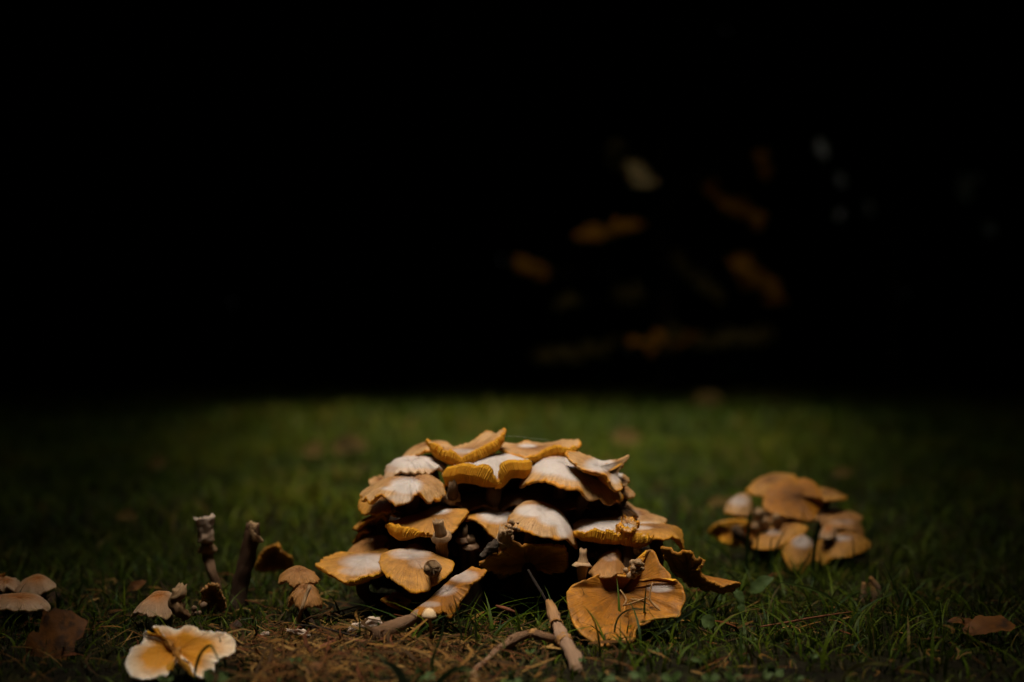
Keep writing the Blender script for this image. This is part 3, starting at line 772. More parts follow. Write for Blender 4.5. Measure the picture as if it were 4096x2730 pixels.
lone_stalk('pale broken stem knob in the dark above the big fallen cap', [W(2535, 2190, 1.10), W(2548, 2202, 1.098), W(2556, 2213, 1.097)], [.002, .0038, .003], 'flesh', (), wob=.5)
lone_stalk('stem with a wide ragged ring shaded under the notched white-dusted cap', [W(1975, 1950, 1.15), W(1972, 1990, 1.15), W(1968, 2060, 1.16), W(1965, 2200, 1.18), W(1970, 2420, 1.19)],
           [.006, .006, .006, .007, .008], 'stem', [(.12, 1.5, .006)], ringmat='stem_brown')
lone_stalk('stem with a frayed pale ring tucked under the crumpled white cap', [W(1815, 1930, 1.14), W(1812, 1965, 1.14), W(1810, 2000, 1.15), W(1815, 2100, 1.17), W(1850, 2400, 1.19)],
           [.0042, .0042, .0048, .005, .006], 'stem', [(.13, 1.5, .005)])
for i, (x, y0, y1) in enumerate(((1850, 2120, 2330), (1880, 2150, 2350))):
    lone_stalk('slender dark stem shaded beside the pinched brown cap', [W(x, y0, 1.12), W(x + 8, (y0 + y1) / 2, 1.125), W(x + 20, y1, 1.13), W(x + 30, 2455, 1.135)],
               [.004, .0042, .005, .006], 'stem', [(.1, 1.7, .004)], ringmat='stem_brown', group='dark stems in the clump')
lone_stalk('strip of rotten bark slanting under the cup-like ring', [W(1928, 2232, 1.085), W(1950, 2208, 1.087), W(1980, 2178, 1.09), W(2005, 2160, 1.092)], [.002, .0034, .0036, .002], 'darkbark', (), name='bark_strip', wob=.6, category='bark')
# crumbs
def crumb(label, c, r, seed, name='crumb_heap', mat='flesh', n=9, stretch=(1, 1, 1)):
    Vs, Fs = [], []
    g = np.random.default_rng(seed)
    for k in range(n):
        q = c + g.normal(size=3) * r * .55 * np.array(stretch)
        b = len(Vs); th = np.linspace(0, 6.283, 6, endpoint=False); rr = r * (.25 + .3 * g.random())
        rows = [q + np.array((0, 0, rr))] 
        for z in (.5, -.5):
            for t in th: rows.append(q + rr * (.55 + .6 * g.random()) * np.array((math.cos(t), math.sin(t), z)))
        rows.append(q - np.array((0, 0, rr)))
        Vs += rows
        for j in range(6):
            j2 = (j + 1) % 6
            Fs += [(b, b + 1 + j, b + 1 + j2), (b + 1 + j, b + 7 + j, b + 7 + j2, b + 1 + j2), (b + 13, b + 7 + j2, b + 7 + j)]
    V = np.array(Vs); d = V - c
    o = build(name, V, Fs, M[mat], None, attrs={'rad': ('FLOAT', np.zeros(len(V))), 'dir': ('FLOAT_VECTOR', d * 200)})
    tag(o, label, 'crumbs'); return o
crumb('heap of pale crumbs in the cup-like stem ring', W(2040, 2114, 1.083), .0042, 3, mat='flesh_tan', n=26)
crumb('dry tan clot of crumbs at the top of the big fallen cap', W(2545, 2280, 1.05), .0056, 5, mat='flesh_tan', n=30)

# --- small white mushroom and the two fallen stalks in front
def button(label, top, foot, r, hgt, sr):
    e = empty('mushroom', foot, label, 'mushroom')
    th = np.linspace(0, 2 * np.pi, 40, endpoint=False)
    prof = [(0.02, 1), (.3, .95), (.6, .78), (.85, .45), (.98, .12), (1.0, -.03), (.93, -.16), (.75, -.16), (.35, -.05), (.15, 0)]
    rows = [np.stack((np.cos(th) * r * a, np.sin(th) * r * a, np.full(40, hgt * b)), 1) + top for a, b in prof]
    V = np.concatenate(rows); F = [tuple(range(40))]
    for i in range(len(prof) - 1):
        for j in range(40):
            F.append((i * 40 + j, (i + 1) * 40 + j, (i + 1) * 40 + (j + 1) % 40, i * 40 + (j + 1) % 40))
    V = V + vnoise(V, 160)[:, None] * .0006
    m = len(prof)
    build('cap', V, F, M['button'], e)
    V, F, A = tube([top, (top + foot) / 2 + (.0008, 0, 0), foot], [sr * .9, sr, sr * 1.1], 12, wob=.1, n=12)
    build('stem', V, F, M['flesh_tan'], e, attrs=A)
M['button'] = leaf_material('button_cap', (.72, .50, .28), (.62, .40, .19), .6, None, 300, .2)
button('tiny cream button mushroom on a thin stem in the litter by the toppled cap', W(1716, 2468, .985), G(1722, 2560) + (0, .0, 0), .0049, .0062, .0012)

GF = 1.0
lone_stalk('curved grey-brown fallen stem lying in the foreground grass with an orange torn end', [W(1872, 2702, .925), W(1940, 2650, .945), W(2010, 2590, .968), W(2080, 2548, .985), W(2130, 2536, .99), W(2180, 2548, .985), W(2215, 2560, .985)],
           [.0018, .0022, .0029, .0031, .0026, .0037, .0028], 'stem_brown', [(.80, 1.2, .006)], wob=.45, name='mushroom_stalk', ringmat='stem_tan')
lone_stalk('thick fallen stalk with split orange end and lumpy ring beside the big fallen cap', [W(2196, 2408, 1.03), W(2212, 2450, 1.02), W(2226, 2500, 1.0), W(2245, 2545, .985), W(2285, 2610, .96), W(2310, 2690, .93)],
           [.0022, .0044, .0030, .0047, .0050, .0046], 'stem_tan', [(.50, 1.15, .006), (.27, 1.5, .004)], wob=.5, name='mushroom_stalk', ringmat='stem_tan')
lone_stalk('stubby pale cut end of stem turned down in the foreground grass', [W(1885, 2690, .90), W(1895, 2715, .90), W(1900, 2760, .895)], [.0026, .0030, .0028], 'flesh_tan', (), name='mushroom_stalk')

# torn pale flesh pieces
def torn_piece(label, pts, Y, thick, mat='flesh', seed=1):
    c = np.mean(pts, axis=0); n = 60
    R = np.array([W(x, y, Y) for x, y in pts]); rim, _, _ = catmull(R, n, True)
    C = rim.mean(0)
    fr = np.array([mnoise.noise(Vector((i * .9 + seed, seed, 0))) for i in range(n)])
    rim = rim + nrm(rim - C) * (fr * .0016)[:, None]
    rows = []
    for t, z in ((1, 0), (.97, .5), (.75, .95), (.4, 1.0), (.1, .9)):
        q = C + (rim - C) * t; q = q + np.array((0, -thick * z, thick * z * .5)); rows.append(q)
    back = [C + (rim - C) * t + np.array((0, thick * .8, 0)) for t in (.95, .3)]
    V = np.concatenate(back[::-1] + rows); V = V + np.stack((vnoise(V, 300, seed), vnoise(V, 300, seed + 7), vnoise(V, 260, seed + 3)), 1) * .0012
    m = 7; F = [tuple(range(n))[::-1], tuple((m - 1) * n + j for j in range(n))]
    for i in range(m - 1):
        for j in range(n):
            k = (j + 1) % n
            F.append((i * n + j, i * n + k, (i + 1) * n + k, (i + 1) * n + j))
    d = (V - C) * np.array((60, 60, 260))
    o = build('torn_mushroom_piece', V, F, M[mat], None, attrs={'rad': ('FLOAT', np.zeros(len(V))), 'dir': ('FLOAT_VECTOR', d)})
    return tag(o, label, 'mushroom piece')
torn_piece('spiky pale torn stem piece in the litter next to the trailing long stem', [(1388, 2530), (1400, 2505), (1440, 2492), (1470, 2476), (1505, 2470), (1530, 2490), (1525, 2512), (1490, 2528), (1450, 2526), (1415, 2538)], 1.035, .004, seed=2)
torn_piece('flat cream torn piece with toothed edges lying on the brown litter', [(1145, 2532), (1150, 2518), (1190, 2522), (1225, 2522), (1246, 2552), (1225, 2556), (1190, 2545), (1160, 2540)], 1.02, .003, seed=5)
torn_piece('small cream torn piece near the toothed one', [(1035, 2548), (1050, 2534), (1072, 2530), (1068, 2546), (1045, 2554)], 1.03, .002, seed=9)
torn_piece('small pale scrap at the foot of the long low pale-striped cap', [(1428, 2364), (1445, 2360), (1458, 2372), (1445, 2380), (1432, 2378)], 1.12, .002, seed=12)
torn_piece('narrow cream scrap half buried in the brown litter', [(1055, 2636), (1080, 2630), (1108, 2636), (1100, 2650), (1070, 2655)], .965, .002, seed=15)

# --- left: rotten stems, dying caps
GL = 'rotting mushrooms beside the clump'
lone_stalk('upright brown stem with a pale flaring top and collar, cap gone', [W(826, 2160, 1.19), W(828, 2180, 1.19), W(832, 2230, 1.19), W(848, 2290, 1.18), W(868, 2350, 1.18), W(872, 2440, 1.18)],
           [.0050, .0046, .0046, .0038, .0034, .0036], 'stem_brown', [(.08, 1.8, .005)], nseg=18, wob=.3)
lone_stalk('pale upper part of the upright collared stem', [W(816, 2072, 1.183), W(820, 2100, 1.183), W(823, 2135, 1.183), W(826, 2168, 1.183)], [.0078, .0066, .0062, .0070], 'flesh', (), nseg=18, wob=.35, n=16, jag=.35)
lone_stalk('dark rotten leaning stem split hollow at its pale tip', [W(1012, 2098, 1.17), W(1006, 2140, 1.17), W(996, 2200, 1.17), W(972, 2290, 1.17), W(955, 2380, 1.17), W(948, 2460, 1.165)],
           [.0050, .0064, .0068, .0066, .0074, .0080], 'stem_dark', (), nseg=18, wob=.25)
torn_piece('curled pale lip at the top of the dark rotten leaning stem', [(992, 2100), (1005, 2086), (1022, 2092), (1034, 2094), (1026, 2104), (1016, 2100), (1010, 2125), (1022, 2152), (1048, 2158), (1052, 2170), (1010, 2162), (1000, 2130)], 1.16, .0016, 'flesh_tan', seed=21)
mushroom('decayed orange-rimmed cap collapsed behind the dark rotten stem', 1.26,
         [(1018, 2275), (1044, 2210), (1080, 2180), (1118, 2178), (1138, 2205), (1172, 2232)], [(1165, 2275, .010), (1100, 2285, .014), (1050, 2285, .010)], (1095, 2235), cd=.022, dr=.006, k=1.2, mat='cap_old', na=140, frill=.0015, group=GL)
mushroom('shrivelled brown mushroom with curled ears of cap on wiry legs', 1.10,
         [(1112, 2312), (1128, 2330), (1150, 2322), (1165, 2340), (1200, 2338), (1235, 2328), (1262, 2335), (1278, 2322)], [(1262, 2310), (1240, 2292), (1198, 2272), (1160, 2282), (1130, 2298)], (1195, 2285), dr=.014, mat='cap_brown', na=160, frill=.0016, k=2.2, group=GL, stem=(G(1190, 2490) + (0, .02, 0), .0022, .0018, 'stem', False))
mushroom('bell-shaped brown mushroom hanging under the shrivelled one, two thin legs below', 1.085,
         [(1152, 2420), (1165, 2390), (1180, 2405), (1200, 2440), (1240, 2432), (1275, 2420), (1290, 2425)], [(1280, 2385), (1265, 2350), (1230, 2336), (1190, 2342), (1162, 2365)], (1225, 2352), dr=.014, mat='cap_brown', na=160, frill=.0014, k=2.5, group=GL, stem=(G(1262, 2535) + (0, .005, 0), .0016, .0022, 'stem', False))
lone_stalk('thin bent leg of the bell-shaped brown mushroom', [W(1240, 2345, 1.068), W(1222, 2390, 1.066), W(1206, 2440, 1.06), G(1188, 2500)], [.0014, .0013, .0013, .0016], 'flesh_tan', (), n=16)
mushroom('collapsed brown mushroom with a dark open underside at the foot of the collared stem', 1.13,
         [(796, 2420), (806, 2390), (812, 2352), (840, 2334), (868, 2336), (880, 2350)], [(905, 2425, .006), (860, 2445, .012), (820, 2435, .006)], (852, 2390), cd=.022, dr=.008, k=1.3, mat='cap_brown', na=140, frill=.002, group=GL)
crumb('small round brown knob in front of the collapsed open mushroom', W(770, 2445, 1.09), .006, 8, name='small_mushroom', mat='stem_brown', n=8)
mushroom('tan shield-shaped mushroom with an orange crown, beside a curled dead leaf of cap', 1.075,
         [(524, 2462), (545, 2450), (575, 2455), (605, 2466), (640, 2470), (672, 2470), (702, 2442)], [(700, 2400), (690, 2374), (640, 2374), (610, 2385), (575, 2420)], (640, 2384), dr=.018, mat='cap_tan', na=160, k=2, frill=.001, group=GL, stem=(G(640, 2505) + (0, .03, 0), .004, .005, 'stem', False))
lone_stalk('curled dead strip of cap standing against the tan shield-shaped mushroom', [W(728, 2348, 1.06), W(716, 2376, 1.055), W(694, 2404, 1.055), W(720, 2440, 1.055), W(748, 2470, 1.06)], [.0028, .0046, .0036, .0050, .003], 'flesh_tan', (), name='dead_cap_strip', wob=.7, category='mushroom piece')
mushroom('torn two-lobed mushroom cap with white scalloped edge and yellow-orange heart', .935,
         [(500, 2650, -.006), (516, 2690, -.013), (535, 2706, -.017), (576, 2714, -.018), (625, 2703, -.017), (668, 2698, -.016), (682, 2668, -.010), (722, 2632, -.004), (768, 2662, -.010), (790, 2704, -.017), (815, 2710, -.018), (848, 2690, -.016), (856, 2655, -.012), (882, 2628, -.008), (912, 2622, -.006), (937, 2601, -.002)],
         [(934, 2566, .004), (917, 2548, .008), (888, 2538, .010), (848, 2530, .012), (810, 2526, .013), (777, 2508, .016), (737, 2505, .017), (700, 2513, .016), (652, 2507, .016), (617, 2512, .015), (648, 2530, .013), (664, 2562, .008), (640, 2556, .008), (598, 2550, .008), (576, 2534, .010), (568, 2575, .005), (531, 2590, .002), (517, 2612, -.001)],
         (705, 2600), cd=.008, k=1.0, mat='cap_pale', na=320, frill=.0008, wob=.0022, th=.004, group=GL)
GE = 'three tan caps in the shade'
mushroom('tan mushroom with an orange crown pointing toward the shield-shaped one, in deep shade', 1.14,
         [(60, 2362), (90, 2378), (130, 2382), (160, 2376), (195, 2358), (226, 2347)], [(205, 2325), (160, 2303), (120, 2312), (85, 2332)], (150, 2318), dr=.014, mat='cap_tan', na=140, group=GE, stem=(G(140, 2440) + (0, .06, 0), .004, .005, 'stem', False))
mushroom('scabby tan mushroom half cut off, joined to the orange-crowned one', 1.15,
         [(-40, 2350), (10, 2358), (40, 2362), (70, 2355), (85, 2345)], [(75, 2328), (40, 2315), (0, 2312), (-40, 2318)], (20, 2325), dr=.014, mat='cap_tan', na=120, frill=.002, group=GE, stem=(G(10, 2440) + (0, .06, 0), .004, .005, 'stem', False))
mushroom('flat-bottomed tan mushroom under the orange-crowned one, in deep shade', 1.10,
         [(-60, 2425), (0, 2436), (60, 2441), (130, 2441), (198, 2438)], [(190, 2410), (160, 2390), (90, 2384), (20, 2390), (-50, 2400)], (80, 2396), dr=.016, mat='cap_tan', na=140, group=GE, stem=(G(80, 2470) + (0, .02, 0), .005, .006, 'stem', False))

# pieces that belong to one of these things become its parts
def find(start):
    return next(o for o in COL.objects if o.parent is None and o.get('label', '').startswith(start))
def attach(start, to, name):
    o, t = find(start), find(to)
    if o.type == 'EMPTY':
        m = o.children[0]; m.parent = t
        m.location = o.location - t.location + m.location
        bpy.data.objects.remove(o); m.name = name
    else:
        o.parent = t; o.location = o.location - t.location; o.name = name
        for key in ('label', 'category', 'group'):
            if key in o: del o[key]
attach('pale upper part of the upright', 'upright brown stem', 'pale_top')
attach('curled pale lip at the top', 'dark rotten leaning stem', 'torn_lip')
attach('thin bent leg of the bell', 'bell-shaped brown mushroom', 'thin_leg')

# --- the smaller clump
GR = 'mushrooms of the smaller clump'
def rc(label, Y, front, back, centre, **kw):
    c = W(centre[0], centre[1], Y)
    kw.setdefault('mat', 'cap_mid')
    st = kw.pop('st', True)
    if st: kw['stem'] = (np.array((c[0] * .5 + .5 * .300, c[1] * .5 + .5 * 1.49, -.004)), .0045, .006, 'stem', False)
    return mushroom(label, Y, front, back, centre, na=130, group=GR, **kw)
rc('ochre mushroom with a brownish spot at the back of the smaller clump', 1.50,
   [(2984, 1960), (2995, 1976), (3050, 1986), (3110, 1985), (3180, 1970)], [(3190, 1922), (3168, 1900), (3120, 1897), (3070, 1908), (3010, 1935)], (3080, 1925), dr=.022, bloom=[])
rc('round golden mushroom with a dark bruised hollow topping the smaller clump', 1.455,
   [(3053, 2010), (3060, 2038), (3085, 2052), (3120, 2058), (3160, 2068), (3205, 2078), (3240, 2085), (3262, 2065)], [(3285, 2030), (3292, 1995), (3280, 1958), (3240, 1922), (3185, 1914), (3120, 1925), (3070, 1960)], (3185, 1985), dr=.026, k=1.3, mat='cap_old')
rc('pointed ochre mushroom spreading behind the golden topped one', 1.50,
   [(3260, 2010), (3300, 2004), (3350, 2000), (3388, 1993)], [(3370, 1980), (3330, 1962), (3280, 1955), (3250, 1965)], (3310, 1975), dr=.018)
rc('pale cream-domed mushroom with an orange patch beside the golden topped one', 1.48,
   [(2896, 2048), (2920, 2056), (2960, 2062), (3000, 2064), (3010, 2040)], [(3000, 1985), (2980, 1974), (2950, 1982), (2915, 2008)], (2955, 2000), dr=.018, bloom=[(2955, 2005, 45, 24, .62)], mat='cap')
rc('mushroom with a raised brown arched rim behind a white hump, low in the smaller clump', 1.44,
   [(2832, 2125), (2868, 2092), (2930, 2078), (2990, 2082), (3005, 2120), (2990, 2165), (2940, 2186), (2890, 2172)], [(2860, 2150, .0), (2850, 2140, .004)], (2940, 2115), dr=.018, k=1.2, bloom=[(2945, 2125, 48, 26, .95)], cd=-.012)
rc('shallow ochre mushroom spread across the middle of the smaller clump', 1.425,
   [(2995, 2186), (3050, 2199), (3100, 2196), (3150, 2172), (3200, 2142), (3230, 2112)], [(3205, 2094), (3120, 2100), (3050, 2130), (3005, 2160)], (3110, 2130), dr=.024, bloom=[(3090, 2130, 40, 14, .45)])
rc('drooping mushroom with a bluish-white crown and orange skirt, lowest in the smaller clump', 1.40,
   [(3128, 2205), (3145, 2255), (3172, 2290), (3210, 2290), (3245, 2250), (3262, 2220)], [(3256, 2185), (3240, 2158), (3205, 2142), (3165, 2165), (3138, 2185)], (3205, 2165), dr=.018, k=2.4, bloom=[(3212, 2168, 46, 28, .66)])
rc('wide ochre mushroom with a grey-dusted middle on the outer side of the smaller clump', 1.43,
   [(3258, 2240), (3300, 2258), (3315, 2238), (3370, 2230), (3430, 2214), (3482, 2192)], [(3478, 2165), (3440, 2150), (3390, 2138), (3330, 2140), (3275, 2160)], (3375, 2155), dr=.024, bloom=[(3350, 2154, 55, 12, .7)])
rc('small cream knob-like mushroom above the wide grey-dusted cap', 1.425,
   [(3276, 2150), (3300, 2158), (3330, 2155), (3348, 2145)], [(3340, 2120), (3315, 2105), (3290, 2115)], (3312, 2112), dr=.010, mat='cap_tan')
rc('brown curled mushroom lying over the outer side of the smaller clump', 1.455,
   [(3290, 2100), (3330, 2112), (3390, 2118), (3430, 2128), (3455, 2160)], [(3452, 2120), (3420, 2088), (3360, 2078), (3300, 2074)], (3375, 2090), dr=.014, mat='cap_brown', bloom=[(3370, 2088, 60, 10, .4)])
for i, (x, y, r, lb) in enumerate(((3050, 2075, .006, 'pale broken stem end under the golden topped cap'), (3103, 2064, .0045, 'small white knob touching the rim of the golden topped cap'), (3035, 2045, .006, 'pinkish stem end between the cream-domed and golden caps'), (3020, 2100, .005, 'tan stem stub beside the white hump'))):
    lone_stalk(lb, [W(x, y, 1.425), W(x + 4, y + 14, 1.43), W(x + 12, y + 50, 1.44), W(x + 25, y + 120, 1.46)], [r * .6, r, r * .9, r * .9], 'flesh_tan', (), n=14, group=None)
for (x, y, Y, hw, h, mk, lb) in ((3130, 2060, 1.50, 120, 30, 'cap_brown', 'brown mushroom packed behind the golden topped cap'), (3340, 2060, 1.50, 110, 30, 'cap_brown', 'brown mushroom packed behind the curled one of the smaller clump'), (3060, 2150, 1.475, 120, 34, 'cap_old', 'amber mushroom squeezed between the white hump and the shallow ochre cap'), (3300, 2180, 1.46, 110, 34, 'cap_old', 'amber mushroom squeezed under the small cream knob')):
    rc(lb, Y, [(x - hw, y + h * .6), (x - hw * .5, y + h), (x, y + h * 1.1), (x + hw * .5, y + h), (x + hw, y + h * .6)], [(x + hw * .7, y), (x, y - h * .4), (x - hw * .7, y)], (x, y - 8), mat=mk, frill=.0015)
# cut stem pieces beyond the smaller clump
for i, (x0, y0, x1, y1, r) in enumerate(((3480, 2310, 3515, 2365, .003), (3455, 2330, 3450, 2410, .0035), (3488, 2345, 3500, 2400, .0035), (3532, 2415, 3540, 2440, .002))):
    lone_stalk('pinkish pale stem sliver standing in dark grass past the smaller clump', [W(x0, y0, 1.20), W((x0 + x1) / 2 + 3, (y0 + y1) / 2, 1.20), W(x1, y1, 1.20), W(x1 + 3, y1 + 40, 1.20)], [r * .4, r * .8, r * .8, r * .6], 'stem_tan', (), n=12, name='stem_sliver', group='stem slivers in dark grass')

# ------------------------------------------------------------------ fallen leaves, twigs
def leaf_outline(kind):
    if kind == 'ovate':
        return [(0, 0), (.16, .12), (.27, .33), (.28, .52), (.2, .75), (.08, .92), (0, 1)]
    if kind == 'round':
        return [(0, 0), (.2, .06), (.38, .25), (.42, .5), (.35, .78), (.16, .96), (0, 1)]
    if kind == 'ragged':
        return [(0, 0), (.13, .04), (.24, .16), (.31, .22), (.30, .30), (.40, .40), (.39, .50), (.33, .56), (.36, .66), (.28, .74), (.24, .86), (.10, .93), (0, 1)]
    return [(0, 0), (.10, .10), (.30, .08), (.20, .26), (.46, .36), (.26, .48), (.40, .66), (.17, .68), (.16, .86), (0, 1)]
def leaf_mesh(name, base, direction, normal, L, kind, mat, parent=None, curl=.15, seed=0, width=1.0):
    d = nrm(np.array(direction, float)); nn = np.array(normal, float); s = nrm(np.cross(d, nn)); nn = np.cross(s, d)
    half = leaf_outline(kind)
    if kind in ('lobed', 'ragged'):
        pts = half
    else:
        xs = np.interp(np.linspace(0, 1, 12), [p[1] for p in half], [p[0] for p in half]); pts = list(zip(xs, np.linspace(0, 1, 12)))
    V, F = [], []
    m = len(pts)
    for i, (x, t) in enumerate(pts):
        for f in (-1, -.5, 0, .5, 1):
            u = x * f * width * (1 + .55 * mnoise.noise(Vector((t * 5 + seed, f * .8, seed * 2))))
            z = curl * (abs(u) * 1.1) + curl * 1.3 * (t - .5) ** 2 * -1 + .05 * mnoise.noise(Vector((u * 4 + seed, t * 4, seed)))
            V.append(np.array(base) + (s * u + d * t + nn * z) * L)
    for i in range(m - 1):
        for j in range(4):
            a = i * 5 + j; F.append((a, a + 1, a + 6, a + 5))
    return build(name, np.array(V), F, mat, parent)
def fallen_leaf(label, px, py, L, ang, tilt, kind, mat, group=None, Y=None, lift=.004):
    p = G(px, py) if Y is None else W(px, py, Y)
    if Y is None or p[2] < 0.01: p[2] = float(gz(p[0], p[1])) + lift
    a = math.radians(ang); t = math.radians(tilt)
    d = (math.cos(a), math.sin(a) * math.cos(t), math.sin(t) * .6)
    nn = (0, -math.sin(t), math.cos(t))
    p = p - nrm(np.array(d)) * L * .5
    o = leaf_mesh('fallen_leaf', p, d, nn, L, kind, M[mat], None, .18, px * .01)
    return tag(o, label, 'leaf', group)
fallen_leaf('large rotting orange-brown leaf with dark blotches near the torn two-lobed cap', 225, 2590, .046, 25, 55, 'ragged', 'fallen', lift=.010)
fallen_leaf('rust-brown lobed fallen leaf lying flat in the dark corner grass', 3960, 2560, .040, 8, 14, 'ragged', 'fallen', lift=.012)
fallen_leaf('narrow rust-brown fallen leaf touching the lobed one in dark grass', 3860, 2545, .026, 170, 14, 'ovate', 'fallen', lift=.012)
fallen_leaf('orange fallen leaf scrap on the foreground litter', 1260, 2690, .016, 60, 40, 'ovate', 'fallen', lift=.006)
fallen_leaf('brown fallen leaf upright beside the torn two-lobed cap', 945, 2520, .014, 80, 70, 'ovate', 'fallen', lift=.006)
fallen_leaf('dull fallen leaf behind the tan shield-shaped mushroom', 545, 2385, .018, 10, 50, 'ovate', 'fallen', lift=.012)
GLW = 'brown leaves scattered on the far lawn'
for (x, y, L) in ((2560, 1760, .085), (1460, 1785, .10), (1290, 1800, .08), (2770, 1620, .15), (3330, 1905, .04), (550, 2070, .03), (590, 1850, .05)):
    Y = HC * FPX / (y - YH)
    for _ in range(6):
        z = float(gz(0, Y)) + .03; Y = (HC - z) * FPX / (y - YH)
    p = W(x, y, Y); p[2] = float(gz(p[0], Y)) + .03
    o = leaf_mesh('fallen_leaf', p, (math.cos(x), .35 * math.sin(x), .05), (0, -.75, .66), L * .8, 'ragged', M['fallen_pale'], None, .2, x * .01)
    tag(o, 'brown fallen leaf lying out of focus on the lawn', 'leaf', GLW)
# small pinkish litter by the smaller clump
for (x, y) in ((2830, 2040), (2870, 2025), (2890, 2040)):
    o = leaf_mesh('fallen_leaf', W(x, y, 1.75) * np.array((1, 1, 0)) + (0, 0, .03), (1, .2, .1), (0, -.7, .7), .028, 'ovate', M['fallen_pale'], None, .2, x * .01)
    tag(o, 'pinkish-brown dead leaf in grass just behind the smaller clump', 'leaf', 'dead leaves behind the smaller clump')

def twig(label, path, r, mat='twig', name='twig'):
    V, F, _ = tube(path, [r * .7, r, r, r * .6], 8, n=22, wob=.15)
    return tag(build(name, V, F, M[mat]), label, 'twig')
twig('thin straight red-brown twig lying across dark grass', [W(3040, 2508, 1.04), W(3140, 2492, 1.045), W(3260, 2470, 1.05), W(3410, 2448, 1.06)], .0008)
twig('thick reddish twig lying slantwise in the brown litter', [W(1090, 2672, .945), W(1180, 2640, .96), W(1270, 2605, .975), W(1340, 2565, .99)], .0030)
twig('straight straw-coloured stalk lying by the trailing long stem', [W(1310, 2552, 1.01), W(1400, 2562, 1.005), W(1470, 2570, 1.0), W(1540, 2568, 1.0)], .0013)
twig('dry grey stalk leaning in front of the dark centre of the clump', [W(2112, 2280, 1.05), W(2140, 2330, 1.045), W(2165, 2370, 1.04), W(2190, 2415, 1.035)], .0012, 'bark')
twig('pale dry stalk lying in the grass in front of the clump', [W(1985, 2425, 1.04), W(2010, 2432, 1.035), W(2035, 2440, 1.03), W(2060, 2450, 1.03)], .0014)
twig('dark thin stalk lying along the litter below the cream torn piece', [W(1180, 2500, 1.03), W(1280, 2510, 1.03), W(1400, 2540, 1.02), W(1500, 2560, 1.01)], .0008, 'bark')
for i, pth in enumerate(([(2480, 2360), (2505, 2400), (2490, 2425)], [(2490, 2425), (2540, 2410), (2590, 2390)], [(2590, 2395), (2640, 2440), (2680, 2500)], [(2610, 2330), (2600, 2400), (2650, 2450)], [(2520, 2398), (2560, 2402), (2600, 2420)])):
    P = [W(x, y, 1.046 - .003 * j) for j, (x, y) in enumerate(pth)]
    V, F, _ = tube(P, [.0005, .0008, .0005], 6, n=10)
    tag(build('dry_stalk', V, F, M['straw']), 'thin dry straw lying on the big fallen cap', 'straw', 'straws on the big fallen cap')
V, F, _ = tube([W(2018, 1744, 1.17), W(2090, 1749, 1.175), W(2200, 1762, 1.18)], [.00005, .00005, .00005], 4, n=8)
tag(build('spider_thread', V, F, M['silk']), 'fine spider thread strung between the two topmost caps', 'thread')

# ------------------------------------------------------------------ grass, litter
def blades(bx, by, H, Wd, bend, colr, lean=None, seg=4, base_z=None):
    """many grass blades as one mesh: arrays of base x, y, height, width, bend, colour"""
    k = len(bx); a = rng.random(k) * 6.283
    dx, dy = np.cos(a), np.sin(a)
    z0 = gz(bx, by) - .004 if base_z is None else base_z
    fa = a + 1.57 + rng.normal(size=k) * .6
    sx, sy = np.cos(fa), np.sin(fa)
    V = np.zeros((k, seg * 2 + 1, 3))
    for i in range(seg + 1):
        t = i / seg
        fw = bend * H * t ** 2.0
        up = H * (t - .38 * np.minimum(bend, 1.3) * t ** 2.2)
        cx = bx + dx * fw; cyy = by + dy * fw; cz = z0 + up
        w = Wd * .5 * (1 - t ** 1.7) * (.75 + .5 * t * (1 - t) * 2)
        if i < seg:
            V[:, i * 2] = np.stack((cx - sx * w, cyy - sy * w, cz), 1)
            V[:, i * 2 + 1] = np.stack((cx + sx * w, cyy + sy * w, cz), 1)
        else:
            V[:, -1] = np.stack((cx, cyy, cz), 1)
    nv = seg * 2 + 1
    off = (np.arange(k) * nv)[:, None]
    F = []
    for i in range(seg - 1):
        F.append(off + np.array([[i * 2, i * 2 + 1, i * 2 + 3]])); F.append(off + np.array([[i * 2, i * 2 + 3, i * 2 + 2]]))
    F.append(off + np.array([[seg * 2 - 2, seg * 2 - 1, seg * 2]]))
    F = np.concatenate(F)
    C = np.repeat(np.concatenate((colr, np.ones((k, 1))), 1), nv, 0)
    return V.reshape(-1, 3), F, C

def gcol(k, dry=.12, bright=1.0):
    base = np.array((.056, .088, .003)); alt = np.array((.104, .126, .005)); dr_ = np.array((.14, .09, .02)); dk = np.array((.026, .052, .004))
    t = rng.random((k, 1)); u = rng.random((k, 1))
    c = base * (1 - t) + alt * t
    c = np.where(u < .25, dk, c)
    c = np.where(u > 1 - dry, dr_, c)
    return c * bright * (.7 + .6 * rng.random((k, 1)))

def footprints(x, y):
    """where caps and stems stand no grass grows"""
    m = ((x + .008) / .155) ** 2 + ((y - 1.175) / .085) ** 2 < 1
    m |= ((x - .30) / .085) ** 2 + ((y - 1.47) / .06) ** 2 < 1
    return m

def scatter(n, y0, y1, margin, dens_pow=0):
    y = rng.uniform(y0, y1, n * 2); x = rng.uniform(-1, 1, n * 2) * (.46 * y1 + margin)
    ok = (np.abs(x) < .46 * y + margin) & ~footprints(x, y)
    return x[ok][:n], y[ok][:n]

allV, allF, allC = [], [], []
def add(V, F, C):
    o = sum(len(v) for v in allV); allV.append(V); allF.append(F + o); allC.append(C)
